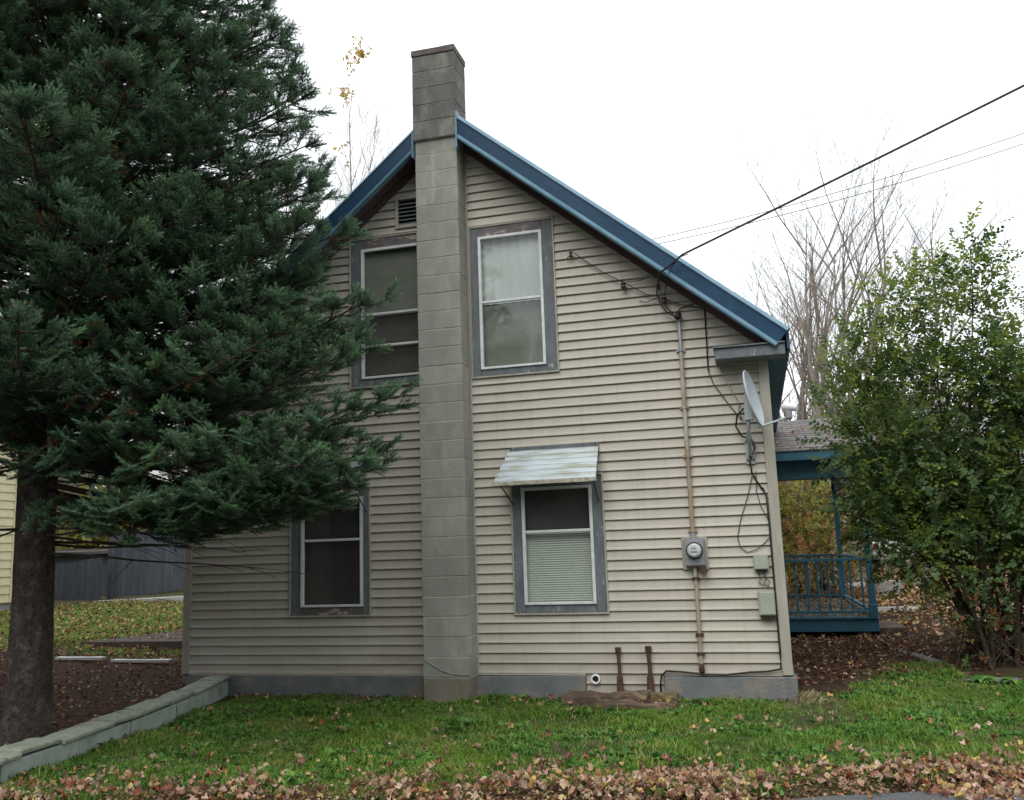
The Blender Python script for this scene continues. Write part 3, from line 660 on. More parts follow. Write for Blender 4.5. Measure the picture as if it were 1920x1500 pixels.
# ---- awnings over the lower windows
def awning(x0, x1, old=True):
    aw = bpy.data.objects.new('awning', None); COL.objects.link(aw); aw.parent = house; aw.location = ((x0 + x1) / 2 - RX, -.1, 2.4)
    build('wall_plate', MB().box(x0 + .02, x1 - .0, -.045, -.022, 2.20, 2.335), M_['casing'], aw, bevel=.003)
    n = 6; ty, tz, by, bz = -.05, 2.29, -.31, 1.955
    for i in range(n):
        a, b = i / n, (i + 1) / n; ov = .012
        y0_, z0_ = ty + (by - ty) * a, tz + (bz - tz) * a; y1_, z1_ = ty + (by - ty) * b, tz + (bz - tz) * b
        rings = []
        for q in range(9):
            u_ = q / 8; xa = x0 - .10 * ((a + b) / 2) * 1.0; x = xa + (x1 - xa) * u_
            w = .004 * noise.noise(Vector((x * 3, i * 5, 1)))
            rings.append([(x, y0_ + .004, z0_ - .006), (x, y0_ - .01, z0_ + .004 + w), (x, (y0_ + y1_) / 2 - .012, (z0_ + z1_) / 2 + .019 + w), (x, y1_ - ov, z1_ + .002 + w), (x, y1_ - ov + .002, z1_ - .012 + w), (x, y1_ + .004, z1_ - .004)])
        build('awning_slat', MB().ring_sweep(rings), M_['awning'], aw)
    build('awning_edge', rough_box(x0 - .115, x1 + .004, by - .03, by + .0, bz - .045, bz - .002, st=.06, amp=.006, seed=4), M_['awning_edge'], aw, bevel=.003)
    for xx in (x0 + .02, x1 - .03):
        build('awning_bracket', MB().tube([(xx - (.06 if xx < (x0 + x1) / 2 else 0), by + .01, bz - .03), (xx, -.03, 1.73)], .007, 5).tube([(xx, -.04, 2.33), (xx, -.05, 2.25)], .008, 5), M_['rust'], aw)
    return aw
awning(-2.50, -1.53); awning(-5.11, -4.14)

# ---- gable louvre
gv = bpy.data.objects.new('gable_vent', None); COL.objects.link(gv); gv.parent = house; gv.location = (-.5, 0, 5.2)
vx0, vx1, vz0, vz1 = wins['vent']
build('vent_frame', MB().box(vx0, vx0 + .04, -.04, .01, vz0, vz1).box(vx0 + .04, vx1, -.04, .01, vz1 - .03, vz1).box(vx0 + .04, vx1, -.04, .01, vz0, vz0 + .04), M_['trim'], gv, bevel=.003)
for i in range(6):
    z = vz0 + .045 + i * .047
    build('louvre_slat', MB().hexa([(vx0 + .04, -.034, z), (vx1, -.034, z), (vx1, .006, z + .028), (vx0 + .04, .006, z + .028), (vx0 + .04, -.034, z + .007), (vx1, -.034, z + .007), (vx1, .006, z + .035), (vx0 + .04, .006, z + .035)]), M_['casing'], gv)

# ---- side porch
porch = bpy.data.objects.new('porch', None); COL.objects.link(porch); porch.parent = house; porch.location = (4.0, 5, .25)
PB = M_['porchblue']; PY0, PY1, PX0, PX1 = 4.98, 9.3, 0.23, 1.60
build('rim_board', MB().box(PX0, PX1, PY0 - .02, PY0 + .02, -.085, 0.095), PB, porch, bevel=.004)
build('rim_board', MB().box(PX1 - .04, PX1, PY0 + .022, PY1, -.085, 0.095), PB, porch, bevel=.004)
for i in range(12):
    x = PX0 + i * .114
    build('deck_board', MB().box(x + .003, x + .111, PY0 - .05, PY1 + .03, .098, .122), PB, porch)
for (x, y, z1) in ((1.545, 5.04, 2.2), (1.50, 9.2, 2.45), (0.29, 9.2, 2.45)):
    build('porch_post', MB().box(x - .045, x + .045, y - .045, y + .045, .122, z1).box(x - .06, x + .06, y - .06, y + .06, .122, .30).box(x - .055, x + .055, y - .055, y + .055, z1 - .25, z1 - .18), PB, porch, bevel=.006)
def rail_run(p0, p1, z_lo, z_hi, n, turned=True):
    p0 = Vector(p0); p1 = Vector(p1); d = (p1 - p0).normalized(); s_ = Vector((-d.y, d.x, 0))
    for (z, h, w) in ((z_hi, .045, .045), (z_lo, .04, .03)):
        q = [p0 + s_ * w, p1 + s_ * w, p1 - s_ * w, p0 - s_ * w][::-1]
        build('rail', MB().hexa([(v.x, v.y, z) for v in q] + [(v.x, v.y, z + h) for v in q]), PB, porch, bevel=.003)
    for i in range(n):
        c = p0 + (p1 - p0) * ((i + .5) / n)
        zs__ = [z_lo + .04, z_lo + .12, z_lo + .16, (z_lo + z_hi) / 2, z_hi - .12, z_hi - .08, z_hi]
        build('baluster', MB().tube([(c.x, c.y, z) for z in zs__], [.02, .02, .013, .021, .013, .02, .02], 6), PB, porch)
rail_run((.27, 5.0, 0), (1.50, 5.0, 0), .175, .93, 8)
rail_run((1.545, 5.09, 0), (1.50, 9.15, 0), .175, .93, 0)
rail_run((.30, 9.2, 0), (1.46, 9.2, 0), .175, .93, 5)
# roof over the porch
build('beam', MB().box(.22, 1.60, 5.0, 5.10, 2.17, 2.43), PB, porch, bevel=.004)
build('beam', MB().box(1.50, 1.60, 5.102, 9.3, 2.17, 2.43), PB, porch)
build('ceiling', MB().box(.23, 1.78, 4.80, 9.5, 2.432, 2.45), M_['porchblue'], porch)
build('roof_fascia', MB().box(.23, 1.84, 4.74, 4.775, 2.435, 2.565), PB, porch, bevel=.003)
build('roof_fascia', MB().box(1.81, 1.845, 4.777, 9.6, 2.435, 2.565), PB, porch)
rows = 14
for i in range(rows):            # a row of shingles each; separate tabs below 10 px are cut into the row
    t0 = i / rows; t1 = (i + 1.35) / rows
    y0_, z0_ = 4.72 + 3.2 * t0, 2.57 + .86 * t0 + .012; y1_, z1_ = 4.72 + 3.2 * t1, 2.57 + .86 * t1
    mb = MB(); x = .23 - (i % 2) * .08
    xr = 1.88
    while x < xr:
        xe_ = min(xr, x + .158); xa = max(.23, x)
        if xe_ - xa > .02:
            j_ = rnd.uniform(-.004, .004)
            mb.hexa([(xa, y0_ + j_, z0_ - .010), (xe_, y0_ + j_, z0_ - .010), (xe_, y1_, z1_ - .006), (xa, y1_, z1_ - .006), (xa, y0_ + j_, z0_ + rnd.uniform(0, .004)), (xe_, y0_ + j_, z0_ + rnd.uniform(0, .004)), (xe_, y1_, z1_ + .001), (xa, y1_, z1_ + .001)])
        x += .163
    build('shingle_row', mb, M_['shingle'], porch, props={'kind': 'stuff'})
build('roof_back', MB().add([(.23, 7.92, 3.435), (1.88, 7.92, 3.435), (1.88, 9.7, 2.55), (.23, 9.7, 2.55)], [(0, 1, 2, 3)]), M_['shingle'], porch)
build('gable_panel', MB().add([(1.8, 4.8, 2.56), (1.8, 9.6, 2.56), (1.8, 7.92, 3.40)], [(0, 1, 2)]), PB, porch)
build('porch_step', MB().box(1.62, 2.02, 5.3, 6.5, -.30, -.06), M_['oldwood'], porch, bevel=.01)
for yy in (6.2, 8.4): build('pier', MB().box(1.3, 1.5, yy, yy + .2, -.35, -.09), M_['cinder'], porch)
build('pier', MB().box(1.3, 1.5, 5.15, 5.35, -.35, -.09), M_['cinder'], porch)

# ------------------------------------------------------------------ things on the wall
def ell(c, rx, ry, rz, mb, n=10, m_=7):
    rings = []
    for i in range(m_ + 1):
        th = math.pi * i / m_; rings.append([(c[0] + rx * math.sin(th) * math.cos(2 * math.pi * j / n), c[1] + ry * math.sin(th) * math.sin(2 * math.pi * j / n), c[2] + rz * math.cos(th)) for j in range(n)])
    return mb.ring_sweep(rings, caps=False)
PXC, PYC = -0.625, -0.055
cd = thing('service_conduit', 'rust stained electric conduit climbing the siding from the meter to a hooded weatherhead', 'conduit', (PXC, PYC, 1.3), None)
build('pipe', MB().tube([(PXC, PYC, 1.30), (PXC, PYC, 2.1), (PXC + .002, PYC, 3.2)], .0215, 12), M_['rustpipe'], cd, smooth=True, auto=True)
build('pipe', MB().tube([(PXC + .002, PYC, 3.2), (PXC + .002, PYC, 3.56)], .019, 12), M_['galv'], cd, smooth=True, auto=True)
for z in (1.37, 2.12, 2.62, 3.22): build('pipe_strap', MB().cyl((PXC, PYC, z), (0, 0, 1), .027, .027, .03, 12).box(PXC - .045, PXC + .045, PYC + .02, PYC + .034, z, z + .03), M_['rustpipe'] if z < 3 else M_['galv'], cd)
wh = ell((PXC, PYC - .01, 3.60), .035, .045, .04, MB()); wh.tube([(PXC, PYC - .03, 3.59), (PXC - .01, PYC - .07, 3.57)], .03, 8)
build('weatherhead', wh, M_['black'], cd, smooth=True)
cd2 = thing('lower_conduit', 'rusty conduit running from below the meter down to the foundation', 'conduit', (PXC, PYC, .03))
build('pipe', MB().tube([(PXC, PYC, 1.03), (PXC, PYC, .5), (PXC - .002, PYC, .03)], .019, 12), M_['rustpipe'], cd2, smooth=True, auto=True)
for z in (.9, .36, .18): build('pipe_strap', MB().cyl((PXC, PYC, z), (0, 0, 1), .025, .025, .03, 12).box(PXC - .04, PXC + .04, PYC + .018, PYC + .034, z, z + .025), M_['rust'], cd2)
build('pipe_elbow', MB().tube([(PXC, PYC, .10), (PXC, PYC, .05), (PXC, PYC + .05, .015)], .028, 10), M_['rust'], cd2, smooth=True)

em = thing('electric_meter', 'grey electric meter box with round glass dial on the conduit', 'meter', (-.615, -.06, 1.03))
build('mounting_board', MB().box(-.745, -.49, -.034, -.02, 1.0, 1.33), M_['trim'], em, bevel=.004)
build('meter_box', MB().box(-.712, -.518, -.115, -.034, 1.035, 1.31), M_['greybox'], em, bevel=.008, seg=2)
build('box_lid', MB().box(-.706, -.524, -.121, -.1155, 1.045, 1.292), M_['greybox'], em, bevel=.004)
build('dial_ring', MB().tube([(-.615, -.121, 1.19), (-.615, -.145, 1.19)], [.084, .080], 28), M_['blackgrey'], em, smooth=True, auto=True)
build('dial_glass', MB().tube([(-.615, -.1455, 1.19), (-.615, -.185, 1.19), (-.615, -.20, 1.19)], [.070, .066, .05], 28), M_['dial'], em, smooth=True, auto=True)
build('dial_plate', MB().box(-.648, -.582, -.2035, -.2005, 1.172, 1.186).box(-.64, -.59, -.2035, -.2005, 1.205, 1.213), M_['greybox'], em)
build('hub_fitting', MB().cyl((-.625, -.06, 1.305), (0, 0, 1), .034, .03, .05, 12), M_['greybox'], em)
build('meter_lock', MB().box(-.575, -.515, -.11, -.06, .965, 1.035).cyl((-.535, -.125, .985), (0, 1, 0), .032, .03, .04, 12), M_['rust'], em, bevel=.004)

jb = thing('junction_box', 'small pale green junction box high beside the corner board', 'box', (.01, -.05, .97))
build('box_body', MB().box(-.060, .080, -.085, -.022, .985, 1.135), M_['boxgreen'], jb, bevel=.008, seg=2)
build('box_lid', MB().box(-.054, .074, -.093, -.0855, .992, 1.128), M_['boxgreen'], jb, bevel=.006)
build('cable_gland', MB().box(-.035, .06, -.07, -.03, .968, .985), M_['black'], jb)
ub = thing('utility_box', 'larger pale green utility box below the junction box near the foundation', 'box', (.03, -.05, .53))
build('box_body', MB().box(-.045, .112, -.10, -.022, .55, .785), M_['boxgreen'], ub, bevel=.008, seg=2)
build('box_lid', MB().box(-.030, .104, -.109, -.1005, .56, .772), M_['boxgreen'], ub, bevel=.008)
build('cable_gland', MB().box(-.03, .10, -.08, -.03, .528, .55).cyl((.035, -.06, .505), (0, 0, 1), .012, .012, .03, 8), M_['rust'], ub)

# dish
sd = thing('satellite_dish', 'grey satellite dish seen nearly edge-on with white receiver on its arm', 'satellite dish', (-.02, -.03, 2.2))
def dish():
    c = Vector((.065, -.30, 2.64)); nrm = Vector((.955, -.21, .20)).normalized()
    up = (Vector((0, 0, 1)) - nrm * nrm.z).normalized(); sd_ = nrm.cross(up)
    mb = MB(); N_ = 28; rings = []
    def pt(r, th, dn): return c + up * (math.sin(th) * r * .285) + sd_ * (math.cos(th) * r * .26) + nrm * (.055 * r * r - .055 + dn)
    for (r, dn) in ((.02, 0), (.35, 0), (.7, 0), (.97, 0), (1.0, .004), (1.012, -.004), (1.0, -.012), (.7, -.012), (.35, -.012), (.02, -.012)):
        rings.append([pt(r, 2 * math.pi * j / N_, dn) for j in range(N_)])
    mb.ring_sweep(rings, caps=True); return mb, c, nrm, up
dm, dc, dn_, dup_ = dish()
build('reflector', dm, M_['dish'], sd, smooth=True, auto=True)
foot = dc - dup_ * .285
build('feed_arm', MB().tube([foot - dn_ * .05, foot + dn_ * .0 + Vector((.01, 0, 0)), (.36, -.36, 2.42)], .012, 8), M_['dish'], sd)
build('receiver_bracket', MB().box(.345, .405, -.40, -.33, 2.40, 2.485), M_['greybox'], sd, bevel=.01)
build('receiver', MB().tube([(.325, -.36, 2.53), (.345, -.362, 2.527), (.455, -.395, 2.503)], [.03, .040, .038], 12), M_['whiteplastic'], sd, smooth=True, auto=True)
build('back_bracket', MB().hexa([(-.04, -.33, 2.42), (.05, -.33, 2.42), (.05, -.27, 2.42), (-.04, -.27, 2.42), (-.02, -.33, 2.66), (.02, -.33, 2.66), (.02, -.27, 2.66), (-.02, -.27, 2.66)]), M_['dish'], sd, bevel=.008)
build('mast', MB().tube([(-.005, -.30, 2.50), (-.008, -.28, 2.3), (-.01, -.10, 2.12), (-.01, -.03, 2.09)], .019, 10), M_['galv'], sd, smooth=True)
build('wall_plate', MB().box(-.055, .035, -.036, -.022, 2.02, 2.26).tube([(-.04, -.03, 2.24), (-.012, -.26, 2.33)], .008, 6).tube([(.02, -.03, 2.24), (-.006, -.26, 2.33)], .008, 6), M_['galv'], sd)
build('bolt', MB().cyl((-.04, -.045, 2.06), (0, 1, 0), .01, .01, .01, 6).cyl((.02, -.045, 2.06), (0, 1, 0), .01, .01, .01, 6), M_['rust'], sd)

# rusty stand pipes
for (x, z1, g_, lab) in ((-1.432, .258, .016, 'rusty capped stand pipe beside the round vent hole'), (-1.13, .268, .019, 'rusty stand pipe standing nearer the black cable end')):
    vp = thing('stand_pipe', lab, 'pipe', (x, -.06, -.2), 'rusty pipes at the foot of the wall')
    build('pipe', MB().tube([(x, -.06, -.22), (x + .003, -.06, .0), (x - .003, -.06, z1 - .05)], g_ + .001, 12), M_['rust'], vp, smooth=True, auto=True)
    build('pipe_cap', MB().tube([(x - .003, -.06, z1 - .07), (x - .003, -.06, z1 - .035), (x - .003, -.06, z1)], [g_ + .004, g_ + .012, g_ + .015], 12), M_['rust'], vp, smooth=True, auto=True)
    build('pipe_collar', MB().tube([(x, -.06, -.16), (x, -.06, -.02)], [g_ + .018, g_ + .012], 12), M_['rust'], vp, smooth=True, auto=True)
dv = thing('round_vent', 'small round white rimmed vent hole low in the siding', 'vent', (-1.68, -.02, -.06))
ring = MB(); ring.ring_sweep([[(-1.68 + r * math.cos(2 * math.pi * j / 24), y, -.052 + r * math.sin(2 * math.pi * j / 24)) for j in range(24)] for (r, y) in ((.048, -.02), (.048, -.05), (.034, -.052), (.030, -.02))], caps=False)
build('vent_rim', ring, M_['whiteplastic'], dv, smooth=True, auto=True)
build('vent_hole', MB().cyl((-1.68, -.026, -.052), (0, 1, 0), .031, .031, .004, 20), M_['black'], dv)

tag(build('pale_wire', MB().tube([(-3.40, -.309, .17), (-3.33, -.312, .13), (-3.22, -.31, .065), (-3.10, -.31, .03), (-2.99, -.311, .025), (-2.925, -.309, .03)], .004, 5), M_['trim'], None, smooth=True), 'thin pale wire drooping across the foot of the chimney', 'wire')
# insulators and wires
def sag(a, b, s_, n=14):
    a = Vector(a); b = Vector(b); return [a + (b - a) * (i / n) - Vector((0, 0, s_ * 4 * (i / n) * (1 - i / n))) for i in range(n + 1)]
def knob(name, label, c, r_=.02):
    t = thing(name, label, 'insulator', (c[0], -.03, c[2]))
    build('screw_eye', MB().tube([(c[0], -.012, c[2]), (c[0], c[1], c[2])], .005, 6), M_['rust'], t)
    build('knob', MB().tube([(c[0], c[1], c[2] - .03), (c[0], c[1], c[2] - .015), (c[0], c[1], c[2]), (c[0], c[1], c[2] + .015), (c[0], c[1], c[2] + .03)], [r_, r_ * 1.15, r_ * .6, r_ * 1.15, r_], 10), M_['ceramic'], t, smooth=True)
knob('wire_insulator', 'brown insulator knob nearest the upstairs window on the gable wall', (-1.73, -.06, 4.40), .016)
knob('wire_insulator', 'round brown insulator halfway along the diagonal wall wire', (-1.175, -.07, 3.985), .026)
knob('wire_insulator', 'dark insulator just above the weatherhead', (-.76, -.07, 3.78), .024)
FARC = (14.00, -1.96, 9.54)
tag(build('overhead_cable', MB().tube([(-.80, -.06, 3.90), (-.80, -.2, 3.93), (-.76, -.36, 3.99), (-.67, -.40, 4.03)] + sag((-.52, -.46, 4.12), FARC, .10, 40), [.011] * 4 + [.011] * 41, 6), M_['black'], None, smooth=True),
    'thick black overhead service cable coming in over the blue rake', 'cable')
tag(build('overhead_wire', MB().tube([(-.75, -.06, 3.83), (-.70, -.30, 3.93), (-.64, -.39, 4.02), (-.56, -.44, 4.10), (-.46, -.462, 4.118)], .005, 5), M_['black'], None),
    'thin wire twisted along the service cable above the eave', 'wire')
tag(build('wall_wire', MB().tube([(-1.78, -.05, 4.36), (-1.70, -.07, 4.42), (-1.60, -.05, 4.33), (-1.35, -.05, 4.13), (-1.18, -.07, 4.025), (-.95, -.05, 3.87), (-.82, -.05, 3.83), (-.6, -.05, 3.72), (-.38, -.04, 3.66)], .0055, 5), M_['blackgrey'], None),
    'thin dark wire stretched diagonally down the gable siding', 'wire')
tag(build('wall_wire', MB().tube([(-1.15, -.05, 4.02), (-1.0, -.06, 4.02), (-.88, -.12, 4.05), (-.80, -.24, 4.05)], .005, 5), M_['blackgrey'], None),
    'short wire rising from the brown knob to the blue rake', 'wire')
tag(build('drip_loop', MB().tube([(-.82, -.06, 3.96), (-.83, -.07, 3.86), (-.80, -.09, 3.74), (-.74, -.10, 3.64), (-.66, -.10, 3.585), (-.63, -.09, 3.60)], .008, 6).tube([(-.76, -.06, 3.80), (-.745, -.09, 3.70), (-.67, -.10, 3.61)], .007, 6).tube([(-1.02, -.05, 3.80), (-.95, -.05, 3.78), (-.80, -.07, 3.82)], .005, 5).tube([(-.66, -.06, 3.61), (-.60, -.04, 3.68), (-.45, -.03, 3.72), (-.36, -.03, 3.71)], .006, 5), M_['black'], None, smooth=True),
    'looped black wires entering the weatherhead', 'wire')
tag(build('thin_downlead', MB().tube([(-.355, -.03, 3.70), (-.357, -.035, 3.35), (-.362, -.03, 3.0)], .0075, 5), M_['black'], None), 'black downlead hanging straight down beside the eave return', 'wire')
tag(build('dish_cable', MB().tube([(-.362, -.03, 3.0), (-.32, -.03, 2.86), (-.18, -.03, 2.63), (-.06, -.04, 2.46), (-.09, -.10, 2.55), (-.07, -.16, 2.62), (-.02, -.2, 2.6)], .005, 5), M_['blackgrey'], None), 'dark cable slanting down the siding to the dish bracket', 'cable')
tag(build('dish_cable', MB().tube([(-.27, -.03, 3.06), (-.20, -.03, 2.90), (-.10, -.03, 2.68), (-.04, -.06, 2.53)], .005, 5), M_['rustpipe'], None), 'brown cable slanting from the eave return to the dish', 'cable')
tag(build('coax_loop', MB().tube([(-.04, -.2, 2.56), (-.11, -.12, 2.50), (-.13, -.07, 2.40), (-.08, -.06, 2.30), (.0, -.08, 2.27), (.04, -.06, 2.18), (-.02, -.05, 2.05), (-.01, -.04, 1.93), (.03, -.03, 1.85), (.08, -.03, 1.76)], .009, 6), M_['black'], None, smooth=True), 'coiled black coaxial cable behind the satellite dish', 'cable')
tag(build('thin_hanging_wire', MB().tube([(-.01, -.03, 1.90), (-.06, -.03, 1.72), (-.15, -.03, 1.48), (-.195, -.03, 1.3), (-.17, -.03, 1.20), (-.11, -.03, 1.155), (-.03, -.03, 1.175), (.06, -.03, 1.24), (.125, -.03, 1.31)], .0045, 5), M_['blackgrey'], None), 'thin wire drooping in a wide curve above the junction box', 'wire')
tag(build('thin_hanging_wire', MB().tube([(.03, -.03, 1.95), (.02, -.03, 1.75), (.05, -.03, 1.6), (.11, -.03, 1.47)], .004, 5), M_['blackgrey'], None), 'thin wire hanging straight below the dish mast', 'wire')
tag(build('corner_cable', MB().tube([(.08, -.03, 1.78), (.112, -.035, 1.70), (.118, -.04, 1.4), (.118, -.04, 1.0), (.12, -.04, .6), (.122, -.04, .2), (.118, -.045, .05), (0.0, -.045, .028), (-.18, -.05, .02), (-.4, -.055, -.005), (-.6, -.055, .0), (-.8, -.055, .022), (-.97, -.05, .03), (-1.02, -.05, -.02), (-1.035, -.05, -.1), (-1.03, -.05, -.2)], .010, 6), M_['black'], None, smooth=True),
    'thick black cable down the corner board and along the foundation top', 'cable')
tag(build('tangled_wires', MB().tube([(-.03, -.05, .97), (.0, -.05, .90), (-.03, -.04, .86), (.03, -.04, .83)], .005, 5).tube([(.03, -.05, .97), (.05, -.05, .9), (.02, -.05, .85), (.07, -.04, .82)], .005, 5).tube([(.05, -.05, .97), (.02, -.05, .92), (.08, -.05, .87), (.05, -.04, .80)], .004, 5), M_['blackgrey'], None), 'tangle of short wires between the two green boxes', 'wire')
for i, (z, s_, lab) in enumerate(((0, 0, 'thin far utility wire, the higher of the pair crossing the white sky'), (-.2, .0, 'thin far utility wire, the lower of the pair crossing the white sky'))):
    tag(build('utility_wire', MB().tube(sag((-6.5, 24, 12.6 + z), (22, 26, 19.3 + z * 2.6), 1.0, 20), .014, 5), M_['blackgrey'], None), lab, 'wire')

up_ = thing('utility_pole', 'wooden utility pole carrying the far end of the service cable', 'pole', (14, FARC[1], 0))
build('pole', MB().tube([(14.15, FARC[1], -.6), (14.12, FARC[1], 5), (14.1, FARC[1], FARC[2] + 1.2)], [.16, .14, .11], 14), M_['darkwood'], up_, smooth=True, auto=True)
build('crossarm', MB().box(14.03, 14.13, FARC[1] - 1.1, FARC[1] + 1.1, FARC[2] + .7, FARC[2] + .82), M_['darkwood'], up_)
for q in (-.95, -.4, .4, .95): build('insulator', MB().cyl((14.08, FARC[1] + q, FARC[2] + .82), (0, 0, 1), .04, .03, .12, 10), M_['ceramic'], up_)
# ------------------------------------------------------------------ rotting timbers at the foot of the wall
for i, (x0, x1, y0, y1, z0, z1, m_, lab) in enumerate((
    (-1.95, -1.12, -.46, -.12, -.30, -.15, 'oldwood', 'longest dark rotting timber lying in the grass under the stand pipes'),
    (-1.42, -.86, -.30, -.06, -.28, -.165, 'mosswood', 'mossy decayed plank against the wall between the stand pipes'),
    (-1.50, -.84, -.70, -.48, -.34, -.185, 'oldwood', 'low dark timber half sunk in the grass, farthest out from the wall'),
    (-1.80, -1.45, -.11, -.03, -.28, -.17, 'mosswood', 'short broken board end below the round vent'))):
    o = build('timber', rough_box(x0, x1, y0, y1, z0, z1, st=.05, amp=.035, seed=i * 7), M_[m_], None, bevel=.004)
    tag(o, lab, 'timber', 'rotting timbers at the foot of the wall')

# ------------------------------------------------------------------ retaining wall
rw = thing('retaining_wall', 'low green-grey painted block wall with mossy capping curving from house to road', 'wall', (-5.6, -3, -.3))
def wall_pt(y, off, z):
    dx = (wallx(y + .05) - wallx(y - .05)) / .1
    n_ = Vector((1, -dx, 0)).normalized()
    return Vector((wallx(y), y, z)) + n_ * off
def top_z(y): return -0.028 + 0.020 * y
ycur = -0.05; i = 0
lens = [.62, .74, .78, .66, .8, .7, .75, .7, .7, .7]
rr = random.Random(11)
while ycur > -3.9 and i < len(lens):
    y1_ = ycur; y0_ = ycur - lens[i]; rings = []
    tw = rr.uniform(-.012, .012); tz_ = rr.uniform(-.012, .006)
    for q in range(7):
        y = y1_ - .006 + (y0_ - y1_ + .012) * q / 6; w = .006 * noise.noise(Vector((y * 4, 1, 1)))
        rings.append([wall_pt(y, .105 + tw + w, -.42), wall_pt(y, .105 + tw + w, -.2), wall_pt(y, .105 + tw + w * 1.5, top_z(y) - .05 + tz_), wall_pt(y, -.10, top_z(y) - .05 + tz_), wall_pt(y, -.10, -.42)])
    build('wall_block', MB().ring_sweep(rings), M_['retwall'], rw, bevel=.006)
    ycur = y0_; i += 1
ycur = -.03; i = 0
while ycur > -4.05:
    Lc = rr.uniform(.34, .62); y1_ = ycur; y0_ = ycur - Lc; rings = []
    a0 = rr.uniform(-.018, .018); a1 = a0 + rr.uniform(-.025, .025); dz = rr.uniform(-.006, .016); tl = rr.uniform(-.012, .012)
    for q in range(6):
        f_ = q / 5; y = y1_ - .004 + (y0_ - y1_ + .008) * f_; a_ = a0 + (a1 - a0) * f_; w = .008 * noise.noise(Vector((y * 9, 2, 1)))
        zt_ = top_z(y) + dz + tl * f_ + w
        rings.append([wall_pt(y, .118 + a_ + w, zt_ - .036), wall_pt(y, .122 + a_ + w, zt_ - .010), wall_pt(y, .11 + a_, zt_), wall_pt(y, -.12 + a_ * .5 - w, zt_ + .008), wall_pt(y, -.13 + a_ * .5, zt_ - .048)])
    build('capping_stone', MB().ring_sweep(rings), M_['wallcap'], rw, bevel=.004)
    ycur = y0_; i += 1

# garden edging right of the house corner
ge = thing('garden_edging', 'grey edging stones set in the soil before the tall leafy shrub', 'edging', (1.9, 2, -.25))
epts = [(1.62, 3.6), (1.78, 2.95), (1.88, 2.3), (1.93, 1.7), (2.0, 1.25), (2.45, 1.15), (2.95, 1.2), (3.5, 1.3), (4.1, 1.35)]
for a, b in zip(epts, epts[1:]):
    va, vb = Vector((*a, 0)), Vector((*b, 0)); d = (vb - va); n_ = Vector((-d.y, d.x, 0)).normalized() * .075; va += d * .02; vb -= d * .02
    zt_ = -.215 + rr.uniform(-.02, .02) + .01 * a[1]
    q = [va - n_, vb - n_, vb + n_, va + n_]
    build('edging_stone', MB().hexa([(v.x, v.y, -.33) for v in q] + [(v.x, v.y, zt_ + rr.uniform(-.01, .01)) for v in q]), M_['edging'], ge, bevel=.012)

# ------------------------------------------------------------------ scatter sources
def leaf_shape(seed, lobes=5, curl=.35):
    r = random.Random(seed); pts = [(0, 0, 0)]; n = lobes * 4
    for i in range(n):
        th = math.pi * (0.12 + 1.76 * i / (n - 1)) - math.pi / 2 + math.pi / 2
        th = math.pi * 0.5 + (i / (n - 1) - .5) * math.pi * 1.75
        lob = abs(math.sin((i / (n - 1)) * math.pi * lobes)) ; rad = .50 + .36 * (1 - lob) * (1 - .4 * abs(i / (n - 1) - .5) * 2)
        rad *= r.uniform(.72, 1.12); x, y = math.cos(th) * rad, math.sin(th) * rad
        pts.append((x, y, curl * (abs(x) * r.uniform(.5, 1.0) + y * y * r.uniform(-.2, .8)) + r.uniform(-.10, .10)))
    F_ = [(0, i, i + 1) for i in range(1, n)]
    return np.array(pts) * .5, F_
def src_leaf(name, seed, m_, lobes=5, curl=.45):
    V_, F_ = leaf_shape(seed, lobes, curl); return source(name, np_mesh(name, V_, F_, m_))
def src_clump(name, seed, m_, nb=18, h=.045, w=.0032, rad=.055, lean=1.1):
    r = random.Random(seed); V_ = []; F_ = []
    for _ in range(nb):
        a = r.uniform(0, 6.28); rr_ = rad * math.sqrt(r.random()); x, y = rr_ * math.cos(a), rr_ * math.sin(a)
        hh = h * r.uniform(.5, 1.15); la = r.uniform(0, 6.28); le = lean * r.uniform(.1, 1); dx, dy = math.cos(la), math.sin(la); px, py = -dy * w, dx * w
        b = len(V_)
        for (t, ww) in ((0, 1), (.45, .9), (.8, .55)):
            ox = dx * le * hh * t * t; oy = dy * le * hh * t * t; z = hh * t * (1 - .15 * le * t)
            V_ += [(x + ox - px * ww, y + oy - py * ww, z), (x + ox + px * ww, y + oy + py * ww, z)]
        V_.append((x + dx * le * hh * 1.05, y + dy * le * hh * 1.05, hh * (1 - .3 * le)))
        F_ += [(b, b + 1, b + 3), (b, b + 3, b + 2), (b + 2, b + 3, b + 5), (b + 2, b + 5, b + 4), (b + 4, b + 5, b + 6)]
    return source(name, np_mesh(name, V_, F_, m_))
def src_twig(name, seed, m_, n=9, L=.22, size=.05, droop=.3):
    """a twig end carrying oval leaves"""
    r = random.Random(seed); V_ = []; F_ = []
    for i in range(n):
        t = (i + .5) / n; base = Vector((L * t, 0, -.0)); az = (1 if i % 2 else -1) * r.uniform(.5, 1.2); 
        d = Vector((math.cos(az), math.sin(az), r.uniform(-.6, .5))).normalized(); s_ = size * r.uniform(.7, 1.2)
        sd_ = d.cross(Vector((r.uniform(-.4, .4), r.uniform(-.4, .4), 1))).normalized(); up = sd_.cross(d)
        b = len(V_)
        for (u_, w_, z_) in ((0, 0, 0), (.25, .28, .04), (.25, -.28, .04), (.6, .34, .0), (.6, -.34, .0), (1.05, 0, -.12)):
            V_.append(tuple(base + d * (u_ * s_) + sd_ * (w_ * s_) + up * (z_ * s_)))
        F_ += [(b, b + 1, b + 2), (b + 1, b + 3, b + 4), (b + 1, b + 4, b + 2), (b + 3, b + 5, b + 4)]
    return source(name, np_mesh(name, V_, F_, m_))
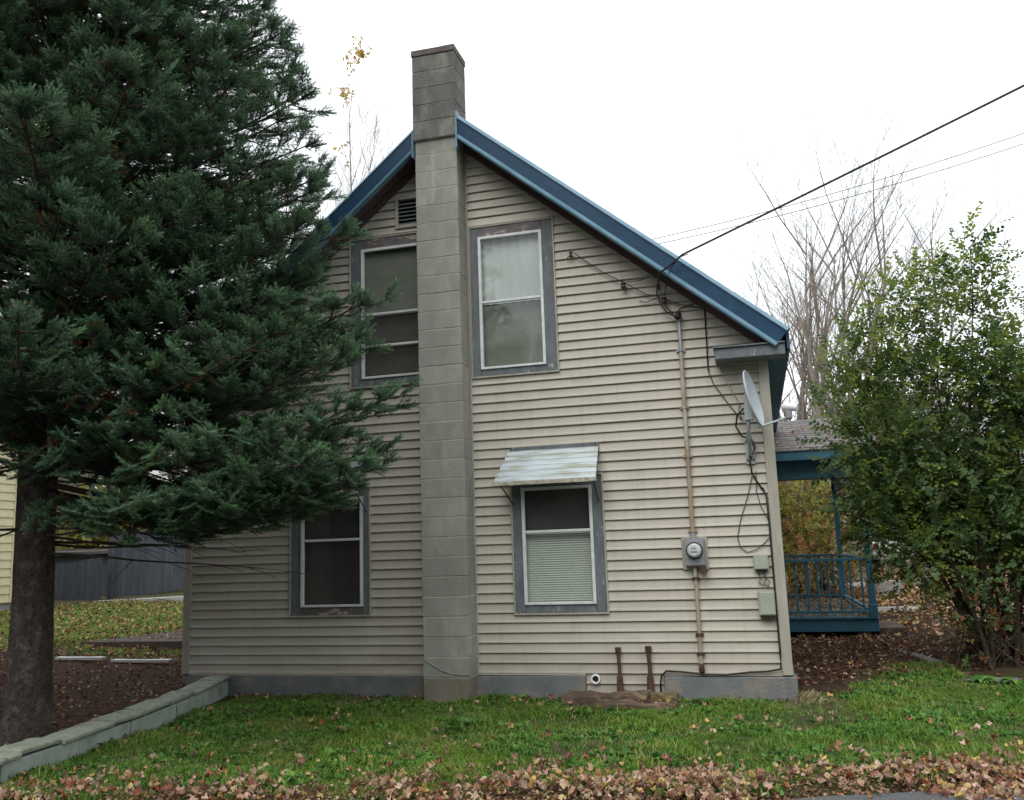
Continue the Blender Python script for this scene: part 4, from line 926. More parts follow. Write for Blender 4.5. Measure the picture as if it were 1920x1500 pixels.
def src_spray(name, seed, m_, L=.21, dens=1.0, nl=.021, nw=.0019):
    """a spruce branch end: shoots thick with needles"""
    r = random.Random(seed); V_ = []; F_ = []
    shoots = [((0, 0, 0), (1, 0, .05), L)]
    n = 4
    for i in range(n):
        t = .08 + .78 * i / n
        for sg in (-1, 1):
            ang = R(r.uniform(38, 56)); ln = L * (.46 * (1 - t) + .20) * r.uniform(.75, 1.15)
            shoots.append(((L * t, 0, .05 * L * t), (math.cos(ang), sg * math.sin(ang), r.uniform(-.02, .28)), ln))
            if ln > .09:
                for q in (.5,):
                    a2 = ang + sg * 0; dd = Vector((math.cos(ang), sg * math.sin(ang), .1)); s0 = Vector((L * t, 0, 0)) + dd * ln * q
                    ang2 = ang - R(40)
                    shoots.append((tuple(s0), (math.cos(ang2), sg * math.sin(ang2), r.uniform(0, .25)), ln * .42))
    for (p0, d, ln) in shoots:
        p0 = Vector(p0); d = Vector(d).normalized(); a = d.cross(Vector((0, 0, 1))).normalized(); b = a.cross(d)
        k = int(ln / .0016 * dens)
        for i in range(k):
            t = (i + r.random()) / k; base = p0 + d * ln * t; th = r.uniform(0, 6.28)
            rad = a * math.cos(th) + b * (math.sin(th) * .8 + .25); fw = r.uniform(.25, .75) + t * t * .9
            nd = (rad + d * fw).normalized(); L_ = nl * r.uniform(.8, 1.15); sdv = nd.cross(Vector((r.uniform(-1, 1), r.uniform(-1, 1), r.uniform(-1, 1)))).normalized() * nw
            o_ = len(V_); V_ += [tuple(base - sdv), tuple(base + sdv), tuple(base + nd * L_)]; F_.append((o_, o_ + 1, o_ + 2))
    return source(name, np_mesh(name, V_, F_, m_))

# ------------------------------------------------------------------ spruce
TX, TY = -5.88, -2.92
spruce = thing('spruce_tree', 'tall blue-green spruce with a bare dark trunk behind the retaining wall', 'tree', (TX, TY, -.15))
tr_path = [(TX, TY, -.35), (TX + .0, TY, -.1), (TX + .01, TY, .25), (TX + .0, TY, 1.0), (TX - .02, TY + .0, 2.0), (TX - .04, TY, 4.0), (TX - .03, TY, 8), (TX, TY, 12), (TX, TY, 15.5)]
tr_r = [.215, .188, .170, .158, .150, .138, .11, .06, .012]
# rough trunk with finer rings
def trunk_mesh(path, rad, n=26, step=.1):
    P = []; Rr = []
    for (a, b, ra, rb) in zip(path, path[1:], rad, rad[1:]):
        a = Vector(a); b = Vector(b); k = max(1, int((b - a).length / step))
        for q in range(k): P.append(a.lerp(b, q / k)); Rr.append(ra + (rb - ra) * q / k)
    P.append(Vector(path[-1])); Rr.append(rad[-1]); rings = []
    for p_, r_ in zip(P, Rr):
        ring = []
        for j in range(n):
            th = 2 * math.pi * j / n
            w = 1 + .09 * noise.noise(Vector((math.cos(th) * 3, math.sin(th) * 3, p_.z * 1.2))) + .05 * noise.noise(Vector((math.cos(th) * 9, math.sin(th) * 9, p_.z * 5)))
            if p_.z < .3: w += .12 * max(0, math.sin(th * 4 + 1)) * (.3 - p_.z) / .5
            ring.append(p_ + Vector((math.cos(th), math.sin(th), 0)) * r_ * w)
        rings.append(ring)
    return MB().ring_sweep(rings)
build('trunk', trunk_mesh(tr_path, tr_r), M_['bark'], spruce, smooth=True)
rs = random.Random(21)
limb_mb = MB(); PT = []; RT = []; SC = []; DPT = []; DRT = []; DSC = []
def add_spray(p, d, s_, dead=False):
    yaw = math.atan2(d.y, d.x); pitch = math.asin(max(-1, min(1, d.z / max(1e-6, d.length))))
    rot = (rs.uniform(-1.0, 1.0), -pitch, yaw)
    (DPT if dead else PT).append(tuple(p)); (DRT if dead else RT).append(rot); (DSC if dead else SC).append(s_)
def limb(z0, tip, dens=1.0, bare=.18, width=1.0):
    a = Vector((TX, TY, z0)); b = Vector(tip); d = b - a; L_ = d.length; hd = Vector((d.x, d.y, 0)).normalized()
    side = Vector((-hd.y, hd.x, 0)); path = []; n = max(5, int(L_ / .22))
    for i in range(n + 1):
        t = i / n; p = a + d * t; p.z += -.10 * L_ * math.sin(math.pi * t) * .9 + .02 * L_ * t
        p += side * (.06 * L_ * noise.noise(Vector((t * 2, z0 * 5, tip[0]))))
        path.append(p)
    limb_mb.tube(path, [max(.005, .006 + .0075 * L_ * (1 - i / n)) for i in range(n + 1)], 5)
    m_ = int(L_ * (1 - bare) / .10)
    for k in range(m_):
        t = bare + (1 - bare) * (k + rs.random() * .6) / m_; idx = t * n; i0 = min(n - 1, int(idx)); p = path[i0].lerp(path[i0 + 1], idx - i0)
        dirn = (path[i0 + 1] - path[i0]).normalized()
        l2 = min(.95, (.40 * L_ * (1 - t) + .22)) * rs.uniform(.65, 1.1) * width
        sg = 1 if k % 2 else -1; ang = R(rs.uniform(42, 68)); dd = (dirn * math.cos(ang) + side * sg * math.sin(ang)); dd.z += rs.uniform(-.18, .16); dd.normalize()
        q = [p + dd * (l2 * u_) + Vector((0, 0, -.10 * l2 * math.sin(u_ * 3.0))) for u_ in (0, .5, 1)]
        limb_mb.tube(q, [.007, .005, .003], 4)
        ns = max(2, int(l2 / (.088 / dens)))
        for j in range(ns):
            u_ = (j + .6) / ns; pp = q[0].lerp(q[1], u_ * 2) if u_ < .5 else q[1].lerp(q[2], u_ * 2 - 1)
            if t < .42 and u_ < .45 and rs.random() < .5: continue
            s2 = (1 if j % 2 else -1); a2 = R(rs.uniform(15, 50)); dv_ = dd * math.cos(a2) + dirn * (.5 * math.sin(a2)) + side * sg * s2 * .3 * math.sin(a2)
            dv_.z += rs.uniform(-.2, .75); add_spray(pp + Vector((0, 0, rs.uniform(-.03, .03))), dv_, rs.uniform(.62, 1.0) * (.8 if u_ < .3 else 1), dead=(t < .5 and rs.random() < .16))
        dv_ = dd.copy(); dv_.z += rs.uniform(0, .35); add_spray(q[2] - dd * .05, dv_, rs.uniform(.7, 1.05))
    dv_ = (path[-1] - path[-2]).normalized(); dv_.z += .25
    for _ in range(3): add_spray(path[-1] - dv_ * .08, dv_ + Vector((rs.uniform(-.4, .4), rs.uniform(-.4, .4), rs.uniform(-.1, .4))), rs.uniform(.8, 1.1))
# limbs that shape the outline towards the house
for (x, y, z, zd) in ((-3.75, -3.2, 6.3, .5), (-3.9, -2.6, 6.0, .5), (-3.65, -2.9, 5.65, .5), (-3.8, -3.3, 5.4, .4), (-3.45, -2.7, 5.15, .5), (-3.7, -3.5, 4.95, .4), (-3.42, -3.2, 4.7, .4), (-3.6, -2.2, 4.6, .4), (-3.4, -2.7, 4.4, .4), (-3.18, -3.1, 4.1, .5), (-3.16, -2.6, 3.9, .45), (-3.4, -3.6, 4.2, .4),
                      (-3.22, -3.3, 3.75, .6), (-3.45, -2.6, 3.55, .5), (-3.1, -3.1, 3.15, .35), (-2.85, -3.0, 3.18, .3), (-3.0, -2.7, 2.95, .2), (-2.9, -3.1, 2.72, .3), (-3.2, -3.6, 2.8, .3), (-2.60, -3.1, 2.38, .25),
                      (-2.80, -3.3, 2.28, .15), (-3.1, -3.0, 2.1, .1), (-2.80, -2.9, 2.0, .1), (-2.75, -3.1, 1.88, .1), (-3.05, -3.5, 1.9, .05), (-3.3, -3.0, 1.80, 0), (-3.55, -3.4, 1.80, 0), (-3.9, -3.0, 1.82, 0), (-3.6, -2.5, 1.9, 0), (-4.3, -3.6, 2.2, .05), (-4.5, -3.2, 2.2, .1), (-4.35, -2.1, 1.62, -.9), (-3.95, -2.6, 1.56, -.9), (-3.55, -2.8, 1.58, -.9), (-3.2, -2.9, 1.66, -.8), (-3.75, -3.3, 1.60, -.9), (-4.1, -3.0, 1.58, -.9), (-4.5, -1.7, 1.66, -.9), (-3.35, -2.4, 1.62, -.9), (-2.95, -3.0, 1.74, -.7)):
    limb(z - zd * (.35 if zd > -.5 else .95), (x, y, z), dens=1.05, bare=.2 if zd > -.5 else .48)
# the rest of the crown
z = 2.42
while z < 11:
    Rm = 2.78 * (1 - (z - 1.6) / 15.5); nb = 6
    a0 = rs.uniform(0, 6.28)
    for k in range(nb):
        a = a0 + 2 * math.pi * k / nb + rs.uniform(-.35, .35); L_ = Rm * rs.uniform(.78, 1.04)
        dx, dy = math.cos(a), math.sin(a)
        if dx > .55 and abs(dy) < .8: L_ = min(L_, 2.45 if z > 2.2 else 2.1)
        if dx < -.3: L_ *= 1.1
        limb(z, (TX + dx * L_, TY + dy * L_, z + rs.uniform(-.05, .45)), dens=.85 if dy > .3 else 1.0)
    z += .19
for q in range(150):
    zq = rs.uniform(2.25, 8.5); a = rs.uniform(-2.6, .6); L_ = rs.uniform(.45, 1.25); limb(zq, (TX + math.cos(a) * L_, TY + math.sin(a) * L_, zq + rs.uniform(.0, .35)), dens=1.0, bare=.1, width=.8)
# bare dead twigs below the crown
for k in range(26):
    a = rs.uniform(-1.2, 1.2) if k % 3 else rs.uniform(0, 6.28); z0 = rs.uniform(1.35, 2.4); L_ = rs.uniform(.8, 2.3)
    path = [Vector((TX, TY, z0))]; d = Vector((math.cos(a), math.sin(a), -.06))
    for i in range(7): d += Vector((rs.uniform(-.14, .14), rs.uniform(-.14, .14), rs.uniform(-.10, .12))); d.normalize(); path.append(path[-1] + d * L_ / 7)
    limb_mb.tube(path, [.013 - .0016 * i for i in range(8)], 4)
    for i in range(3, 8):
        e_ = d + Vector((rs.uniform(-1, 1), rs.uniform(-1, 1), rs.uniform(-.4, .4))); e_.normalize(); limb_mb.tube([path[i], path[i] + e_ * .15, path[i] + e_ * .3 + Vector((0, 0, -.02))], [.004, .003, .002], 3)
build('limbs', limb_mb, M_['branch'], spruce, props={'kind': 'stuff'})
sprays = [src_spray('spray_a', 1, M_['needles']), src_spray('spray_b', 2, M_['needles'], L=.17), src_spray('spray_c', 3, M_['needles'], L=.24), src_spray('spray_d', 4, M_['needles'], L=.20)]
scatter('crown', PT, RT, SC, sprays, spruce, {'kind': 'stuff'})
scatter('dead_foliage', DPT, DRT, DSC, [src_spray('dead_spray', 9, M_['deadneedles'], dens=.45)], spruce, {'kind': 'stuff'})
added_spruce = spruce.copy(); COL.objects.link(added_spruce); added_spruce.location = (-9.7, -3.3, -.05); added_spruce.rotation_euler = (0, 0, 2.1); added_spruce.scale = (.92, .92, .95)  # copied spruce added mostly out of view to shade the siding and ground
added_spruce['label'] = 'second spruce added beside the first to darken the siding, only its outer boughs showing at the edge'
for ch in list(spruce.children):
    c = ch.copy(); COL.objects.link(c); c.parent = added_spruce

# ------------------------------------------------------------------ leafy shrubs
def leafy(name, label, cat, base, targets, stems, srcs, bark, seed, per=26, spread=.26, size=1.0, base_r=.3, group=None, sr=.022, extra=None):
    r = random.Random(seed); t_ = thing(name, label, cat, base, group); b0 = Vector(base); mb = MB(); P = []; Q = []; Sx = []
    mains = []
    for i in range(stems):
        a = r.uniform(0, 6.28); st = b0 + Vector((math.cos(a), math.sin(a), 0)) * base_r * r.random() ** .5; st.z = height(st.x, st.y) - .05
        tg = Vector(targets[(i * 7) % len(targets)]); tg = st.lerp(tg, .85)
        path = []
        for q in range(9):
            u_ = q / 8; p = st.lerp(tg, u_); hx = (tg - st); p.x = st.x + hx.x * (u_ ** 1.25); p.y = st.y + hx.y * (u_ ** 1.25)
            p += noise.noise_vector(Vector((i * 3.1, u_ * 3, seed))) * .10 * u_ * 1.5; path.append(p)
        mb.tube(path, [sr * r.uniform(.7, 1.3) * (1 - .8 * q / 8) + .003 for q in range(9)], 6); mains.append(path)
    for tg in targets:
        tg = Vector(tg); best = min(((p - tg).length + .8 * abs(q - 5) * .05, i, q) for i, pa in enumerate(mains) for q, p in enumerate(pa) if q >= 2 and p.z < tg.z + .1)if any(p.z < tg.z + .1 for pa in mains for p in pa[2:]) else None
        if best:
            p0 = mains[best[1]][best[2]]; mid = p0.lerp(tg, .5) + Vector((0, 0, -.06)) + noise.noise_vector(tg * 3) * .08
            mb.tube([p0, mid, tg], [.009, .006, .003], 4)
        for _ in range(per):
            o_ = Vector((r.gauss(0, 1), r.gauss(0, 1), r.gauss(0, .9))) * spread; p = tg + o_
            d = (o_ + Vector((0, 0, .12))).normalized() + Vector((r.uniform(-.6, .6), r.uniform(-.6, .6), r.uniform(-.6, .4)))
            P.append(tuple(p)); Q.append((r.uniform(-.8, .8), -math.asin(max(-1, min(1, d.normalized().z))), math.atan2(d.y, d.x))); Sx.append(r.uniform(.7, 1.2) * size)
    build('stems', mb, bark, t_, props={'kind': 'stuff'})
    scatter('foliage', P, Q, Sx, srcs, t_, {'kind': 'stuff'})
    return t_
tw_g = [src_twig('leaf_twig_a', 1, M_['shrubleaf']), src_twig('leaf_twig_b', 2, M_['shrubleaf'], n=7), src_twig('leaf_twig_c', 3, M_['shadedleaf'], n=9)]
tw_d = [src_twig('dark_twig_a', 4, M_['shadedleaf']), src_twig('dark_twig_b', 5, M_['shadedleaf'], n=11), src_twig('dark_twig_c', 6, M_['shrubleaf'], n=6)]
tw_a = [src_twig('autumn_twig_a', 7, M_['autumnleaf'], size=.07, n=8), src_twig('autumn_twig_b', 8, M_['autumnleaf'], size=.06, n=10)]
tw_r = [src_twig('russet_twig_a', 9, M_['russet'], size=.07, n=8), src_twig('russet_twig_b', 10, M_['autumnleaf'], size=.06, n=6)]
tw_y = [src_twig('yellow_twig', 11, M_['yellowleaf'], size=.10, n=5)]
r2 = random.Random(8)
# big shrub: upper part coloured as backlit, lower part coloured as shaded, shaped by tip positions
up_t = [(2.68, 2.0, 4.62), (2.75, 2.1, 4.45), (2.55, 2.2, 4.25), (2.70, 1.9, 4.15), (2.85, 2.0, 3.95), (2.5, 2.1, 3.95), (2.95, 1.9, 3.75), (2.15, 2.1, 4.20), (2.25, 2.2, 4.35), (1.95, 2.2, 4.25), (1.75, 2.1, 4.12), (1.62, 2.2, 3.95), (1.9, 1.9, 3.9),
        (1.42, 2.2, 3.72), (1.25, 2.2, 3.55), (1.15, 2.1, 3.35), (1.55, 2.0, 3.55), (1.85, 1.9, 3.6), (2.2, 2.0, 3.75), (2.45, 1.9, 3.6), (2.75, 2.0, 3.45), (3.05, 2.1, 3.4), (2.1, 2.1, 3.4), (1.2, 2.2, 3.05), (1.4, 2.0, 3.2), (1.75, 2.2, 3.2), (3.0, 1.9, 3.1)]
lo_t = []
for _ in range(84):
    z = r2.uniform(.95, 3.20); lo = 1.62 - .28 * math.sin((z - 1.2) * 1.5); hi = 3.7
    lo_t.append((r2.uniform(lo, hi), r2.uniform(1.5, 2.9), z))
lo_t += [(1.22, 2.0, 2.9), (1.15, 2.1, 2.6), (1.22, 2.1, 2.35), (1.32, 2.0, 2.1), (1.4, 2.1, 1.8), (1.36, 2.1, 1.5), (1.5, 2.1, 1.3), (1.9, 2.3, 1.05), (2.4, 2.4, 1.0), (2.9, 2.4, 1.0), (3.2, 2.3, 1.1)]
leafy('leafy_shrub', 'tall leafy multi-stemmed shrub, yellow-green at its tips, standing before the blue porch', 'shrub', (2.42, 2.35, -.24), up_t + [t for i, t in enumerate(lo_t) if i % 6 == 0], 14, tw_g, M_['shrubbark'], 4, per=38, spread=.15, size=1.0, base_r=.48, sr=.026)
leafy('leafy_shrub', 'dense lower part of the tall shrub, shade painted into its dark green leaves', 'shrub', (2.7, 2.6, -.24), lo_t, 16, tw_d, M_['shrubbark'], 5, per=64, spread=.20, size=1.05, base_r=.6, sr=.024)
lowt = [(2.0 + .14 * i + r2.uniform(-.1, .1), 2.0 + r2.uniform(-.3, .5), r2.uniform(.0, .75)) for i in range(14)] + [(r2.uniform(1.75, 3.3), r2.uniform(1.7, 2.8), r2.uniform(.2, 1.0)) for _ in range(22)]
leafy('low_bush', 'brownish low twigs with small leaves around the shrub stems', 'bush', (2.6, 2.1, -.24), lowt, 30, tw_r[:1] + tw_d[:1], M_['shrubbark'], 6, per=16, spread=.18, size=.75, base_r=.75, sr=.006)

def blob_targets(c, rx, ry, rz, n, seed):
    r = random.Random(seed); out = []
    while len(out) < n:
        v = Vector((r.uniform(-1, 1), r.uniform(-1, 1), r.uniform(-1, 1)))
        if .35 < v.length < 1: out.append((c[0] + v.x * rx, c[1] + v.y * ry, c[2] + v.z * rz))
    return out
leafy('autumn_bush', 'yellow-green autumn bush seen through the porch', 'bush', (.9, 13.5, -.1), blob_targets((.9, 13.5, 1.9), 1.6, 1.0, 1.3, 26, 1), 8, tw_a, M_['shrubbark'], 7, per=34, spread=.32, size=1.5, base_r=.3)
leafy('russet_bush', 'russet brown bush low behind the porch railing', 'bush', (1.5, 12.2, -.1), blob_targets((1.4, 12.2, .75), 1.3, .6, .8, 18, 2), 8, tw_r, M_['shrubbark'], 8, per=30, spread=.28, size=1.4, base_r=.3)
leafy('autumn_bush', 'yellow-green bush beyond the stained picket fence', 'bush', (-21.5, 17, .3), blob_targets((-21.3, 17, 1.9), 2.6, 1.2, 1.7, 30, 3), 8, tw_a, M_['shrubbark'], 9, per=36, spread=.5, size=2.4, base_r=.4)
leafy('russet_bush', 'orange-leaved bush rising behind the porch roof', 'bush', (2.1, 17.5, 0), blob_targets((2.0, 17.5, 3.4), .7, .6, 1.2, 10, 4), 6, tw_r, M_['shrubbark'], 10, per=20, spread=.22, size=1.4, base_r=.2)
leafy('autumn_bush', 'golden bush glimpsed between the stems of the big shrub', 'bush', (4.6, 11.5, -.1), blob_targets((4.6, 11.5, 1.8), 1.0, .8, 1.3, 14, 5), 6, tw_a + tw_r, M_['shrubbark'], 11, per=24, spread=.3, size=1.4, base_r=.2)

# ------------------------------------------------------------------ bare trees
def bare_tree(label, base, H, seed, lean=(0, 0), r0=.09, levels=4, up=.55, group='bare trees beyond the house', yellow=0, multi=1, spreadf=1.0):
    r = random.Random(seed); t_ = thing('bare_tree', label, 'tree', base, group); tm = MB(); cm = MB(); tips = []
    def grow(p, d, L_, rad, lv, tgt):
        n = 5; path = [p]; rr_ = [rad]
        for i in range(n):
            d = (d + Vector((r.uniform(-.13, .13), r.uniform(-.13, .13), r.uniform(-.02, .10) * up))).normalized(); path.append(path[-1] + d * L_ / n); rr_.append(max(.003, rad * (1 - .94 * ((i + 1) / n) ** 1.2)))
        rr_ = [max(.0028, q * (.75 if lv > 1 else 1.15)) for q in rr_]; tgt.tube(path, rr_, 6 if lv == 0 else (4 if lv < 3 else 3))
        if lv >= levels: tips.append(path[-1]); return
        nb = {0: 8, 1: 5, 2: 3, 3: 3}.get(lv, 3)
        for k in range(nb):
            u_ = .28 + .70 * (k + r.random() * .5) / nb; i0 = min(n - 1, int(u_ * n)); q = path[i0].lerp(path[i0 + 1], u_ * n - i0)
            a = r.uniform(0, 6.28); side = Vector((math.cos(a), math.sin(a), 0)); ang = R(r.uniform(20, 46)) * spreadf
            dd = (d * math.cos(ang) + side * math.sin(ang) + Vector((0, 0, .18 * up))).normalized()
            grow(q, dd, L_ * r.uniform(.38, .6) * (1.15 - .5 * u_), max(.004, rad * .5 * (1 - .5 * u_)), lv + 1, cm)
    for m_ in range(multi):
        a = 6.28 * m_ / max(1, multi) + r.random(); d = Vector((lean[0] + (0.11 * math.cos(a) if multi > 1 else 0), lean[1] + (0.11 * math.sin(a) if multi > 1 else 0), 1)).normalized()
        grow(Vector(base) + Vector((math.cos(a), math.sin(a), -.1)) * (.15 if multi > 1 else 0), d, H * r.uniform(.8, 1), r0 * r.uniform(.75, 1), 0, tm)
    build('trunk', tm, M_['greybark'], t_); build('crown', cm, M_['greybark'], t_, props={'kind': 'stuff'})
    if yellow:
        P = [tuple(t + Vector((r.uniform(-.2, .2), r.uniform(-.2, .2), r.uniform(-.2, .2)))) for t in r.sample(tips, min(len(tips), yellow))]
        scatter('last_leaves', P, [(r.uniform(0, 6), r.uniform(-1, 1), r.uniform(0, 6)) for _ in P], [r.uniform(.8, 1.6) for _ in P], tw_y, t_, {'kind': 'stuff'})
    return t_
for args in (
    ('bare tree with upright sprays of twigs between the eave tip and the forked tree', (1.3, 19.0, 0), 11.0, 36, (.02, 0), .10, 4, .8, 'bare trees beyond the house', 0, 3),
    ('bare tree with many fine twigs low over the porch roof', (2.9, 20.0, 0), 11.0, 37, (.04, 0), .10, 4, .8, 'bare trees beyond the house', 0, 3),
    ('bare forked grey tree whose trunks fan out from behind the porch roof', (2.1, 16.5, 0), 10.5, 31, (.04, 0), .13, 4, .6, 'bare trees beyond the house', 0, 4),
    ('slender bare tree rising just past the blue eave tip', (.75, 17.5, 0), 9.6, 32, (.0, 0), .10, 4, .6, 'bare trees beyond the house', 0, 2),
    ('bare tree with leaning stems behind the top of the leafy shrub', (3.9, 16.0, 0), 9.2, 33, (.10, 0), .11, 4, .6, 'bare trees beyond the house', 0, 3),
    ('low twiggy bare tree peeping over the lower roof slope', (-.55, 18.5, 0), 8.2, 34, (.04, 0), .08, 4, .7, 'bare trees beyond the house', 0, 2)):
    bare_tree(*args)
bare_tree('tall thin bare tree with clumps of yellow leaves between the spruce and chimney', (-12.0, 15.5, .2), 14.5, 41, (-.0, 0), .10, 4, .9, 'bare trees beyond the house', 6, 2, .55)
bare_tree('lower bare tree showing above the roof slope beside the chimney', (-10.9, 17.0, .2), 12.8, 42, (.0, 0), .09, 4, .8, 'bare trees beyond the house', 4, 3, .7)
bare_tree('fine twigged bare tree half hidden by the spruce crown', (-13.0, 17.5, .2), 14.5, 43, (.0, 0), .09, 4, .8, 'bare trees beyond the house', 3, 3, .6)
# last yellow leaves hanging in the top of the thin tree
lt = thing('leafy_treetop', 'thin leading shoot with tufts of yellow leaves, tallest thing left of the chimney', 'tree', (-11.8, 15.6, .2))
build('trunk', MB().tube([(-11.8, 15.6, .1), (-11.95, 15.8, 6), (-11.85, 15.9, 12), (-12.0, 16, 15.5), (-11.85, 16, 16.6), (-11.75, 16, 17.9)], [.07, .05, .03, .015, .008, .004], 4)
      .tube([(-12.0, 16, 15.8), (-12.15, 16, 16.3), (-12.05, 16, 16.7)], [.006, .005, .003], 3).tube([(-11.8, 16, 17.2), (-11.6, 16, 17.6), (-11.35, 16, 17.9)], [.006, .005, .003], 3), M_['greybark'], lt)
yr = random.Random(3); P = [(c[0] + yr.gauss(0, c[3]), 16 + yr.gauss(0, .2), c[1] + yr.gauss(0, c[2])) for c, k in (((-11.7, 17.75, .16, .24), 26), ((-12.02, 16.25, .16, .13), 16), ((-12.1, 14.6, .5, .3), 7)) for _ in range(k)]
scatter('last_leaves', P, [(yr.uniform(0, 6), yr.uniform(-1.4, 1.4), yr.uniform(0, 6)) for _ in P], [yr.uniform(.7, 1.3) for _ in P], tw_y, lt, {'kind': 'stuff'})
# brushwood on the far hillside, too dense to count
def src_brush(name, seed, m_):
    r = random.Random(seed); mb = MB()
    for _ in range(5):
        x, y = r.uniform(-1, 1), r.uniform(-1, 1); d = Vector((r.uniform(-.25, .25), r.uniform(-.25, .25), 1)); H = r.uniform(2.4, 5)
        p = [Vector((x, y, 0)) + d * H * u_ for u_ in (0, .5, 1)]; mb.tube(p, [.07, .045, .012], 3)
        for k in range(12):
            u_ = r.uniform(.15, .95); q = Vector((x, y, 0)) + d * H * u_; e_ = Vector((r.uniform(-1, 1), r.uniform(-1, 1), r.uniform(.4, 1.5))).normalized() * r.uniform(.5, 1.4) * (1.1 - u_ * .5)
            mb.tube([q, q + e_], [.02, .006], 3)
            for _k in range(2):
                g_ = e_ + Vector((r.uniform(-.5, .5), r.uniform(-.5, .5), r.uniform(-.2, .5))); mb.tube([q + e_ * .5, q + e_ * .4 + g_ * .6], [.011, .004], 3)
    me = bpy.data.meshes.new(name); me.from_pydata(mb.v, [], mb.f); me.materials.append(m_); return source(name, me)
P = []; Q = []; Sx = []
for _ in range(1500):
    x = r2.uniform(-70, 45); y = r2.uniform(26, 62); P.append((x, y, height(x, y) - .2)); Q.append((0, 0, r2.uniform(0, 6.28))); Sx.append(r2.uniform(.6, 1.15))
scatter('hillside_brush', P, Q, Sx, [src_brush('brush_a', 1, M_['thicket']), src_brush('brush_b', 2, M_['thicket']), src_brush('brush_c', 3, M_['thicket'])], None,
        {'kind': 'stuff', 'label': 'grey-brown leafless brushwood covering the far hillside', 'category': 'brushwood'})

P = []; Q = []; Sx = []
for _ in range(900):  # unseen brush added behind the camera, dimming light from the low sky
    x = r2.uniform(-80, 70); y = r2.uniform(-70, -24); P.append((x, y, height(x, y) - .2)); Q.append((0, 0, r2.uniform(0, 6.28))); Sx.append(r2.uniform(.9, 1.7))
scatter('added_slope_brush', P, Q, Sx, [src_brush('brush_d', 4, M_['thicket']), src_brush('brush_e', 5, M_['thicket'])], None,
        {'kind': 'stuff', 'label': 'leafless brushwood added on the unseen slope across the road to cut low light', 'category': 'brushwood'})

# ------------------------------------------------------------------ neighbours, fence, bits
def clap_house(name, label, x0, x1, y0, y1, z0, zf, z1, m_, exp, roofm, side=False, wins_=()):
    h = thing(name, label, 'house', ((x0 + x1) / 2, y0, z0))
    build('foundation', MB().box(x0 + .03, x1 - .03, y0 + .03, y1 - .03, z0 - .5, zf), M_['yfound'], h)
    build('wall', MB().box(x0 + .02, x1 - .02, y0 + .02, y1 - .02, zf, z1), m_, h)
    k = 0; z = zf
    while z < z1 - .01:
        pr = [(0, exp + .01), (-.006, exp), (-.03, .01), (-.03, 0), (0, .004)]
        build('siding_board', MB().ring_sweep([[(x, y0 + py, z + pz) for (py, pz) in pr] for x in (x0 + .1, x1 - .1)]), m_, h)
        if side: build('siding_board', MB().ring_sweep([[(x1 - py, y, z + pz) for (py, pz) in pr[::-1]] for y in (y0 + .1, y1 - .1)]), m_, h)
        z += exp
    build('corner_board', MB().box(x1 - .1, x1 + .04, y1 - .1, y1 + .02, zf, z1), m_, h)
    build('corner_board', MB().box(x1 - .1, x1 + .02, y0 - .04, y0 + .1, zf, z1), m_, h); build('corner_board', MB().box(x0 - .02, x0 + .1, y0 - .04, y0 + .1, zf, z1), m_, h)
    xm = (x0 + x1) / 2; rh = (x1 - x0) * .35
    build('gable', MB().add([(x0, y0 + .01, z1), (x1, y0 + .01, z1), (xm, y0 + .01, z1 + rh), (x0, y1 - .01, z1), (x1, y1 - .01, z1), (xm, y1 - .01, z1 + rh)], [(0, 1, 2), (3, 5, 4)]), m_, h)
    for sg in (-1, 1):
        xe_ = xm + sg * ((x1 - x0) / 2 + .3); ze = z1 - .3 * .7
        build('roof_slope', MB().hexa([(xm, y0 - .3, z1 + rh), (xe_, y0 - .3, ze), (xe_, y1 + .3, ze), (xm, y1 + .3, z1 + rh), (xm, y0 - .3, z1 + rh + .12), (xe_, y0 - .3, ze + .12), (xe_, y1 + .3, ze + .12), (xm, y1 + .3, z1 + rh + .12)]), roofm, h)
    for (a, b, c, d) in wins_:
        w = build('window', MB().box(a, b, y0 - .05, y0 - .02, c, d), M_['white'], h); build('pane', MB().box(a + .08, b - .08, y0 - .06, y0 - .051, c + .08, d - .08), M_['carglass'], w)
    return h
clap_house('neighbour_house', 'cream clapboard house past the spruce trunk', -25.5, -17.3, -1.5, 8.6, -.1, .42, 4.6, M_['yellow'], .2, M_['darkroof'], side=True, wins_=((-19.6, -18.55, 1.3, 2.9),))
clap_house('neighbour_house', 'weathered white clapboard building behind the picket fence', -32.3, -25.4, 29, 37, .3, .6, 5.6, M_['whitehouse'], .26, M_['darkroof'], wins_=((-30, -29, 2, 3.6),))
clap_house('neighbour_house', 'white clapboard building glimpsed through the shrub stems', 6.6, 14.5, 36, 44, .2, .5, 4.4, M_['whitehouse'], .25, M_['darkroof'], wins_=((8, 9, 1.6, 3), (10.5, 11.5, 1.6, 3)))

